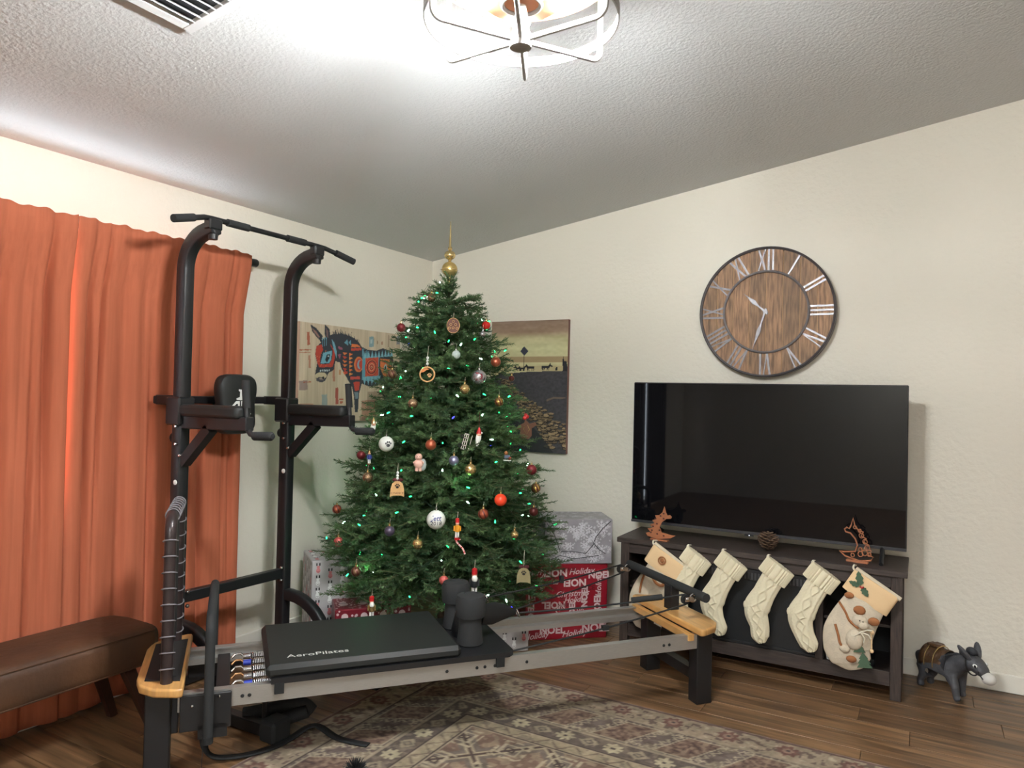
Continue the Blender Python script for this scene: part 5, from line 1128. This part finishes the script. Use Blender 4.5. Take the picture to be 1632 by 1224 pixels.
# string lights
sl = thing('string_lights', 'green mini string lights wound around the Christmas tree', 'string lights', (TA[0], TA[1], 0))
M_LG = mat('green lit bulb', (40, 235, 125), emit=7); M_LB = mat('blue lit bulb', (70, 70, 255), emit=3); M_LW = mat('pale lit bulb', (190, 255, 215), emit=16)
bm_ = MB().lathe([(.0025, -.006), (.0036, -.003), (.0036, .004), (.0012, .012)], seg=8)
protos = []
for m__ in (M_LG, M_LB, M_LW):
    me = bpy.data.meshes.new('bulb'); me.from_pydata(bm_.v, [], bm_.f); me.materials.append(m__); protos.append(me)
path = []; NB = 165
for i in range(NB * 3):
    q = i / (NB * 3); z = .28 + 1.78 * q; r_ = np.interp(z, ZS, RS_) * (.88 + .12 * math.sin(i * 1.7)); a = 2 * PI * 13 * (1 - (1 - q) ** 1.5) + i * .01
    if in_gift((r_ * math.cos(a) * 1.09, r_ * math.sin(a) * 1.09, z - .06), .03): r_ *= .45
    path.append((r_ * math.cos(a), r_ * math.sin(a), z + .045 * math.sin(i * 2.3) + .03 * math.sin(i * .37)))
    if i % 3 == 0:
        k = 1 if i % 57 == 0 else (2 if i % 4 == 0 else 0)
        b = bpy.data.objects.new('bulb', protos[k]); COL.objects.link(b); b.parent = sl; jr = rnd.uniform(.99, 1.09)
        b.location = (path[-1][0] * jr, path[-1][1] * jr, path[-1][2]); b.rotation_euler = (rnd.uniform(0, 3), rnd.uniform(0, 3), rnd.uniform(0, 6))
MB().tube(path, .0013, 4).ob('wire', mat('green wire', (20, 50, 30), .6), sl)
for i in range(9):     # the light the green bulbs give, gathered at nine of them
    q = i / 9; z = .4 + 1.3 * q; a = i * 2.4 + 2.2; r_ = np.interp(z, ZS, RS_) * 1.0
    ld = bpy.data.lights.new('green_glow', 'POINT'); ld.energy = .26; ld.color = (.25, 1, .45); ld.shadow_soft_size = .02
    lo = bpy.data.objects.new('green_glow', ld); COL.objects.link(lo); lo.location = (TA[0] + r_ * math.cos(a), TA[1] + r_ * math.sin(a), z); 

# ------------------------------------------------------------------ tree ornaments
CAMX = Vector((3.245, -4.436, 1.444))
def out(p, k=1.0):       # push an ornament out so that it hangs at the tips of the branches
    p = Vector(p); d = Vector((p.x - TA[0], p.y - TA[1], 0)); d = d.normalized() if d.length > .01 else Vector((1, 0, 0)); return p + d * .045 * k
def faced(p): d = CAMX - Vector(p); return math.atan2(d.y, d.x) + PI / 2     # local -Y looks to the viewer
def om(kind):
    D_ = dict(dimple=((176, 146, 116), .22, .85), goldd=((206, 176, 120), .2, .85), stripe=((150, 118, 92), .3, .8), copper=((176, 92, 66), .35, .6), maroon=((120, 34, 40), .45, .3), red=((196, 40, 32), .12, .1), orange=((236, 72, 44), .12, .05), silver=((186, 184, 186), .25, .8), glass=((200, 214, 210), .1, .3), pink=((196, 92, 86), .4, .3), blue=((150, 150, 180), .3, .7), gold=((196, 160, 96), .25, .85), dark=((90, 40, 36), .3, .5), white=((226, 226, 218), .4, 0), purple=((84, 74, 92), .35, .3))
    c, r, m = D_[kind]; return mat('ornament ' + kind, c, r, m, noise=.15 if kind not in ('red', 'orange', 'white') else 0, nscale=80, bump=.5 if kind in ('dimple', 'goldd', 'silver') else 0, bscale=90, dist=.004)
def ball_orn(p, r, kind, label, style=None, group='ball ornaments on the tree'):
    p = out(p); t_ = thing('ball_ornament', label, 'ornament', p, faced(p), group)
    m_ = MB()
    if style == 'dimple':
        n, h = 20, 12; prof = []; vs = []; fs = []
        for i in range(h + 1):
            th = PI * i / h
            for k in range(n):
                a = 2 * PI * (k + .5 * (i % 2)) / n; rr2 = r * (1 - .05 * ((i + k) % 2) * math.sin(th)); vs.append((rr2 * math.sin(th) * math.cos(a), rr2 * math.sin(th) * math.sin(a), -rr2 * math.cos(th)))
        fs = [(i * n + k, i * n + (k + 1) % n, (i + 1) * n + (k + 1) % n, (i + 1) * n + k) for i in range(h) for k in range(n)]
        m_.add(vs, fs).ob('globe', om(kind), t_, ang=12)
    else: m_.ball((0, 0, 0), r, 22).ob('globe', om(kind), t_)
    if style == 'stripe':
        for k in range(6):
            pts = [(r * 1.005 * math.sin(th) * math.cos(k * PI / 3 + th * .5), r * 1.005 * math.sin(th) * math.sin(k * PI / 3 + th * .5), r * 1.005 * math.cos(th)) for th in [PI * (.06 + .88 * i / 10) for i in range(11)]]
            MB().tube(pts, [.0006 + r * .14 * math.sin(PI * (.05 + .9 * i / 10)) for i in range(11)], 6, flat=(.12, 1)).ob('stripe', mat('dark wine stripe', (86, 34, 30), .4, .3), t_)
    MB().cyl((0, 0, r * .95), (0, 0, r + .008), .0055, .005, 10).torus((0, 0, r + .012), .004, .0009, 10, 4, Matrix.Rotation(PI / 2, 4, 'X')).ob('cap', M_GOLD if kind not in ('silver', 'white', 'glass') else M_CHROME, t_)
    MB().tube([(0, 0, r + .014), (.002, .006, r + .035)], .0007, 4).ob('hook', M_STRING, t_)
    return t_
Bo = ball_orn
Bo((.846, -1.115, 1.977), .025, 'dimple', 'bronze dimpled ball near the top of the tree, below the gold finial', 'dimple')
Bo((.725, -1.204, 1.805), .025, 'maroon', 'maroon glitter ball on the upper left edge of the tree')
Bo((1.08, -1.014, 1.827), .024, 'red', 'shiny red ball on the upper right edge of the tree')
Bo((1.09, -1.054, 1.774), .017, 'silver', 'tiny silver ball directly below the shiny red ball', 'dimple')
Bo((.748, -1.307, 1.54), .025, 'stripe', 'bronze striped ball to the left of the beaded wooden hoop', 'stripe')
Bo((.916, -1.364, 1.386), .028, 'dimple', 'bronze dimpled ball below and left of the beaded wooden hoop', 'dimple')
Bo((1.044, -1.204, 1.651), .024, 'glass', 'clear glittering glass ball below the oval wooden disc', 'dimple')
Bo((1.149, -1.017, 1.622), .028, 'copper', 'copper ball with dark lower half above the large silver lettered ball')
Bo((1.11, -1.221, 1.468), .028, 'goldd', 'gold dimpled ball to the lower left of the silver lettered ball', 'dimple')
Bo((1.214, -1.074, 1.404), .025, 'gold', 'gold striped ball on the right side below the silver lettered ball', 'stripe')
Bo((1.172, -.893, 1.536), .017, 'dark', 'small dark red ball at the right edge before the burro canvas')
Bo((1.041, -1.387, 1.178), .028, 'copper', 'copper glitter ball right of the white paw print ball')
Bo((.64, -1.413, 1.1), .024, 'maroon', 'matte maroon ball on the left edge beside the tiny blue nutcracker')
Bo((.738, -1.477, .994), .029, 'dimple', 'bronze openwork ball hanging under the tiny blue nutcracker', 'dimple')
Bo((1.144, -1.345, 1.101), .026, 'blue', 'bluish silver ball left of the large gold dimpled ball')
Bo((1.209, -1.301, 1.057), .031, 'goldd', 'gold dimpled ball in the middle right of the tree', 'dimple')
Bo((1.333, -.925, 1.033), .029, 'maroon', 'wine red ball at the right edge below the burro canvas')
Bo((1.362, -.924, .935), .026, 'gold', 'dark gold striped ball at the right edge under the wine red ball', 'stripe')
Bo((1.322, -1.205, .901), .0325, 'orange', 'bright orange-red glossy ball on the right side')
Bo((1.289, -1.304, .839), .027, 'copper', 'copper striped ball below and left of the orange-red ball', 'stripe')
Bo((1.398, -1.006, .821), .025, 'dark', 'dark red ball at the right edge just above the grey gift')
Bo((1.076, -1.521, .699), .027, 'goldd', 'gold dimpled ball below the white handwritten ball', 'dimple')
Bo((.935, -1.55, .75), .026, 'purple', 'dark ball with a pale snowflake on the lower left')
Bo((.494, -1.428, .796), .025, 'copper', 'copper striped ball at the far left tip of the branches', 'stripe')
Bo((.612, -1.542, .653), .025, 'pink', 'pinkish red ball above the tall white gift')
Bo((.793, -1.616, .541), .025, 'stripe', 'copper ball beside the tall white gift, half behind a twig', 'stripe')
Bo((1.391, -1.18, .726), .021, 'goldd', 'small gold dimpled ball at the lower right near the grey gift', 'dimple')
Bo((1.21, -1.499, .536), .023, 'pink', 'rose coloured ball just above the far shoulder rest')
M_PR = mat('blue ink', (40, 44, 120), .6); M_PK = mat('grey black ink', (60, 60, 62), .6); M_MR = mat('maroon print', (110, 36, 44), .6)
def wrap(mb, vs, fs, r, cz=0):      # lays flat shapes on the sphere's -Y side
    o_ = []
    for (x, z, _) in vs: y = -math.sqrt(max(1e-6, r * r - x * x - (z + cz) ** 2)); o_.append((x, y - .0006, z + cz))
    mb.add(o_, fs)
w1 = ball_orn((1.13, -1.457, .815), .047, 'white', 'large white frosted ball with blue handwriting, centre of the tree'); m_ = MB(); v_, f_ = text_geo('Jett', .034, shear=.2, bold=.0004); wrap(m_, v_, f_, .0472, .013); m_.ob('handwriting', M_PR, w1, smooth=False); m_ = MB(); v_, f_ = text_geo('2018', .028, shear=.1, bold=.0002); wrap(m_, v_, f_, .0472, -.012); m_.ob('handwriting', M_PK, w1, smooth=False)
def paw(mb, M_, s):
    for (x, z, a, b) in ((0, -.2, .42, .34), (-.5, .2, .17, .24), (-.18, .48, .17, .26), (.2, .48, .17, .26), (.52, .2, .17, .24)):
        mb.add([((x + a * math.cos(k * PI / 6)) * s, (z + b * math.sin(k * PI / 6)) * s, 0) for k in range(12)], [tuple(range(12))], M_)
w2 = ball_orn((.816, -1.435, 1.172), .040, 'white', 'white ball with a glittery dark paw print'); m_ = MB(); q = MB(); paw(q, Matrix.Translation((.010, 0, 0)), .024); wrap(m_, q.v, q.f, .0402); m_.ob('paw_print', M_PK, w2, smooth=False)
w3 = ball_orn((1.14, -1.147, 1.534), .040, 'silver', 'large silver ball with a dark red letter design'); m_ = MB(); v_, f_ = text_geo('D', .06, bold=.001); wrap(m_, v_, f_, .0404); m_.ob('letter_design', M_MR, w3, smooth=False)
M_WD = mat('pale cut wood', (202, 158, 104), .6, noise=.15, nscale=40); M_WDD = mat('dark stained wood', (92, 48, 32), .6)
VF = frame((0, 0, 0), (1, 0, 0), (0, 0, 1))
p = out((.951, -1.301, 1.541)); h = thing('hoop_ornament', 'round pale wood hoop with cut paw, hanging from white beads', 'ornament', p, faced(p)); 
MB().torus((0, 0, 0), .038, .004, 32, 6, Matrix.Rotation(PI / 2, 4, 'X')).ob('hoop', M_WD, h); m_ = MB(); paw(m_, VF @ Matrix.Translation((.012, -.006, 0)), .018); o = m_.ob('cut_paw', M_WD, h, smooth=False); o.modifiers.new('s', 'SOLIDIFY').thickness = .003
fix_normals(MB().prism([(-.036, .008), (-.026, .026), (-.006, .034), (.012, .028), (-.004, .024), (-.018, .012)], .003, VF).ob('crescent', mat('orange brown wood', (196, 116, 50), .5), h, smooth=False))
for k in range(3): MB().ball((0, 0, .056 + k * .016), .008, 12).ob('bead', M_WHITE, h)
MB().tube([(0, 0, .04), (0, 0, .1), (.003, .004, .15)], .0012, 5).ob('cord', M_STRING, h)
p = out((.999, -1.169, 1.811)); h = thing('oval_disc_ornament', 'oval dark wood disc with six small pale rings near the top', 'ornament', p, faced(p)); MB().lathe([(.034, -.0025), (.034, .0025)], (0, 0, 0), 28, Matrix.Rotation(PI / 2, 4, 'X') , 1.2).ob('disc', M_WDD, h)
MB().torus((0, -.0028, 0), .034, .0018, 28, 5, Matrix.Rotation(PI / 2, 4, 'X'), 1, 1.2).ob('edge_ring', M_WD, h)
for (a, b) in ((0, .023), (-.013, .006), (.013, .006), (-.021, -.014), (0, -.012), (.021, -.014)): MB().torus((a, -.003, b), .006, .0016, 14, 5, Matrix.Rotation(PI / 2, 4, 'X')).ob('ring', M_WD, h)
MB().tube([(0, 0, .04), (.003, .004, .07)], .001, 5).ob('cord', M_STRING, h)
def bone_tag(p, label, txt, col):
    p = out(p); h = thing('paw_tag_ornament', label, 'ornament', p, faced(p))
    pts = [(-.036, -.04), (-.02, -.032), (.02, -.032), (.036, -.04), (.034, .0), (.026, .028), (.012, .04), (-.012, .04), (-.026, .028), (-.034, .0)]
    fix_normals(MB().prism(pts, .004, VF).ob('tag', col, h, smooth=False)); m_ = MB(); paw(m_, VF @ Matrix.Translation((0, .014, .0046)), .019); m_.ob('paw_cutout', M_EYE, h, smooth=False)
    if txt: v_, f_ = text_geo(txt, .016); MB().add(v_, f_, VF @ Matrix.Translation((0, -.02, .0046))).ob('name_lettering', M_WDD, h, smooth=False)
    MB().tube([(0, 0, .038), (0, 0, .10), (.002, .003, .13)], .0012, 5).ob('cord', M_STRING, h); return h
h = bone_tag((.931, -1.493, .953), 'pale wooden paw print name tag hanging from white beads', 'CHANCE', M_WD)
for k in range(3): MB().ball((0, 0, .054 + k * .014), .0075, 12).ob('bead', M_WHITE, h)
MB().ball((-.012, 0, .046), .014, 10, (1, .4, .7)).ball((.014, 0, .046), .014, 10, (1, .4, .7)).ob('bow', mat('dark red bow', (74, 24, 28), .8), h)
h = bone_tag((1.451, -1.184, .525), 'olive grey wooden paw print tag low on the right side', '', mat('olive wood', (140, 128, 92), .6))
MB().ball((-.012, 0, .046), .014, 10, (1, .4, .7)).ball((.014, 0, .046), .014, 10, (1, .4, .7)).ob('bow', MATS['dark red bow'], h)
M_SKIN = mat('painted skin', (222, 170, 140), .5); M_RDP = mat('red paint', (184, 30, 34), .4); M_FUR = mat('white beard', (226, 224, 216), .9)
def nut(p, label, coat, hat, base, beard=True, s=1, name='nutcracker_ornament'):
    p = out(p); h = thing(name, label, 'ornament', p, faced(p)); S_ = s
    MB().lathe([(.012 * S_, -.05 * S_), (.013 * S_, -.04 * S_)], seg=14).ob('base', base, h)
    MB().cyl((-.005 * S_, 0, -.04 * S_), (-.005 * S_, 0, -.012 * S_), .0045 * S_).cyl((.005 * S_, 0, -.04 * S_), (.005 * S_, 0, -.012 * S_), .0045 * S_).ob('legs', M_WHITE, h)
    MB().lathe([(.010 * S_, -.014 * S_), (.011 * S_, 0), (.009 * S_, .016 * S_)], seg=14).cyl((-.013 * S_, 0, .012 * S_), (-.014 * S_, -.003 * S_, -.01 * S_), .0035 * S_).cyl((.013 * S_, 0, .012 * S_), (.014 * S_, -.003 * S_, -.01 * S_), .0035 * S_).ob('coat', coat, h)
    MB().ball((0, 0, .024 * S_), .009 * S_, 14).ob('head', M_SKIN, h); MB().lathe([(.0095 * S_, .028 * S_), (.009 * S_, .044 * S_), (.003 * S_, .048 * S_)], seg=14).ob('hat', hat, h)
    if beard: MB().ball((.001, -.006 * S_, .014 * S_), .010 * S_, 12, (1, .6, 1.2)).ob('beard', M_FUR, h)
    MB().tube([(0, 0, .047 * S_), (.002, .003, .075 * S_)], .0009, 4).ob('cord', M_STRING, h); return h
nut((.715, -1.439, 1.096), 'tiny blue coated nutcracker on the left side of the tree', mat('blue paint', (50, 62, 130), .4), M_GOLD, M_GOLD, False, .8)
nut((.885, -1.607, .374), 'gold nutcracker with red hat and base before the snowman gift', M_GOLD, M_RDP, M_RDP, True, 1.25)
nut((1.32, -1.413, .522), 'black and white bearded nutcracker with red hat above the near shoulder rest', mat('black paint', (40, 42, 44), .4), M_RDP, M_RDP, True, 1.5)
nut((1.221, -1.416, .775), 'long red and yellow soldier ornament in the lower middle of the tree', mat('yellow paint', (222, 150, 40), .4), M_RDP, M_RDP, False, 1.1)
p = out((1.235, -1.41, .69)); h = thing('candy_cane_ornament', 'pink and white striped candy cane under the red and yellow soldier', 'ornament', p, faced(p))
cp = smooth_path([(.0, 0, .03), (-.012, 0, .038), (-.02, 0, .025), (-.008, 0, .008), (.012, 0, -.012), (.024, 0, -.04)]); MB().tube(cp, .0045, 8).ob('cane', mat('pink candy', (222, 176, 170), .3), h)
for i in range(2, len(cp) - 2, 5): MB().tube([cp[i], cp[i + 1]], .005, 8).ob('stripe', M_RDP, h)
def santa(p, label, hatm, L):
    p = out(p); h = thing('santa_ornament', label, 'ornament', p, faced(p)); M_ = Matrix.Rotation(.18, 4, 'Y')
    MB().lathe([(.002, -L), (.009, -L * .8), (.014, -.3 * L), (.013, 0)], (0, 0, 0), 14, M_, .6).ob('beard', M_FUR, h); MB().ball((0, -.004, .004), .012, 12, (1, .8, .8)).ob('face', M_SKIN, h)
    MB().lathe([(.0145, .008), (.013, .014), (.009, .026), (.002, .04)], (0, 0, 0), 14, None).ob('hat', hatm, h); MB().ball((.012, -.002, .012), .006, 10).ob('pompom', M_FUR, h); MB().tube([(0, 0, .038), (.001, .004, .12)], .0012, 4).ob('cord', mat('brown cord', (96, 50, 40), .8), h)
santa((1.206, -1.231, 1.23), 'long bearded santa carving with red hat, right of the silver charm', M_RDP, .06)
santa((.698, -1.389, 1.265), 'white bearded santa with gold hat at the left edge, below the dip handle', M_GOLD, .055)
p = out((1.169, -1.287, 1.196)); h = thing('silver_charm', 'silver openwork metal charm with two round wheels, left of the santa carving', 'ornament', p, faced(p)); Mr = Matrix.Rotation(.25, 4, 'Y')
m_ = MB()
for x_ in (-.014, -.004, .006, .024): m_.beam(Mr @ Vector((x_, 0, -.04)), Mr @ Vector((x_, 0, .04)), .003, .004)
for z_ in (-.04, -.02, 0, .02, .04): m_.beam(Mr @ Vector((-.016, 0, z_)), Mr @ Vector((.008, 0, z_)), .003, .004)
m_.beam(Mr @ Vector((-.014, 0, -.04)), Mr @ Vector((.024, 0, -.04)), .003, .004); m_.ob('frame', M_CHROME, h)
for z_ in (-.024, .022): MB().torus(Mr @ Vector((-.024, 0, z_)), .008, .003, 16, 6, Matrix.Rotation(PI / 2, 4, 'X')).ob('wheel', M_EYE, h)
p = out((1.254, -.859, 1.256)); h = thing('gingerbread_ornament', 'brown felt figure with spread arms and red bow at the right edge', 'ornament', p, faced(p))
fix_normals(MB().prism([(-.022, -.058), (.018, -.06), (.034, -.04), (.032, .0), (.06, .02), (.052, .036), (.02, .026), (.006, .04), (-.004, .05), (-.012, .03), (-.05, .01), (-.05, -.008), (-.03, -.006), (-.034, -.04)], .008, VF).ob('figure', mat('dark brown felt', (86, 56, 40), .9), h)); MB().tube([(-.01, -.011, .016), (-.014, -.011, -.008), (.006, -.011, -.03), (.02, -.011, -.006), (.008, -.011, .018)], .0015, 5).ob('stitching', M_GOLD, h)
MB().ball((-.008, -.006, .058), .012, 10, (1, .6, 1)).ball((.004, -.006, .066), .012, 10, (1, .6, 1)).ball((-.004, -.006, .075), .010, 10, (1, .6, 1)).ob('bow', M_RDP, h)
p = out((1.004, -1.43, 1.088)); h = thing('figurine_ornament', 'pinkish round figurine ornament with a pale sheer cape', 'ornament', p, faced(p)); PK = mat('pink pearl', (214, 168, 152), .35)
MB().ball((0, 0, .028), .019, 16).ball((0, -.012, .026), .010, 12).ob('head', PK, h); MB().ball((0, 0, -.006), .024, 16, (1, .8, 1.05)).ball((-.020, -.006, .0), .008, 10).ball((.020, -.006, .0), .008, 10).ob('torso', PK, h); MB().cyl((-.008, 0, -.026), (-.009, -.002, -.044), .008).cyl((.008, 0, -.026), (.009, -.002, -.044), .008).ob('legs', PK, h); MB().ball((.022, .008, -.012), .026, 12, (.7, .4, 1.2)).ob('cape', mat('grey tulle', (150, 154, 150), .7), h)
MB().ball((-.005, -.0185, .032), .002, 8).ball((.005, -.0185, .032), .002, 8).ob('eyes', M_EYE, h)
p = out((1.294, -1.11, 1.118)); h = thing('village_ornament', 'small grey and red scene ornament on the right side of the tree', 'ornament', p, faced(p)); MB().box((0, 0, -.004), (.03, .02, .02), 0, .003).ob('house', mat('slate paint', (90, 98, 116), .5), h); MB().ball((-.006, 0, .016), .011, 12).ob('figure', M_BRN, h); MB().box((.014, -.004, -.012), (.018, .016, .014), 0, .003).ob('sleigh', M_RDP, h); MB().box((0, 0, -.022), (.044, .024, .006), 0, .002).ob('snow_base', M_WHITE, h)
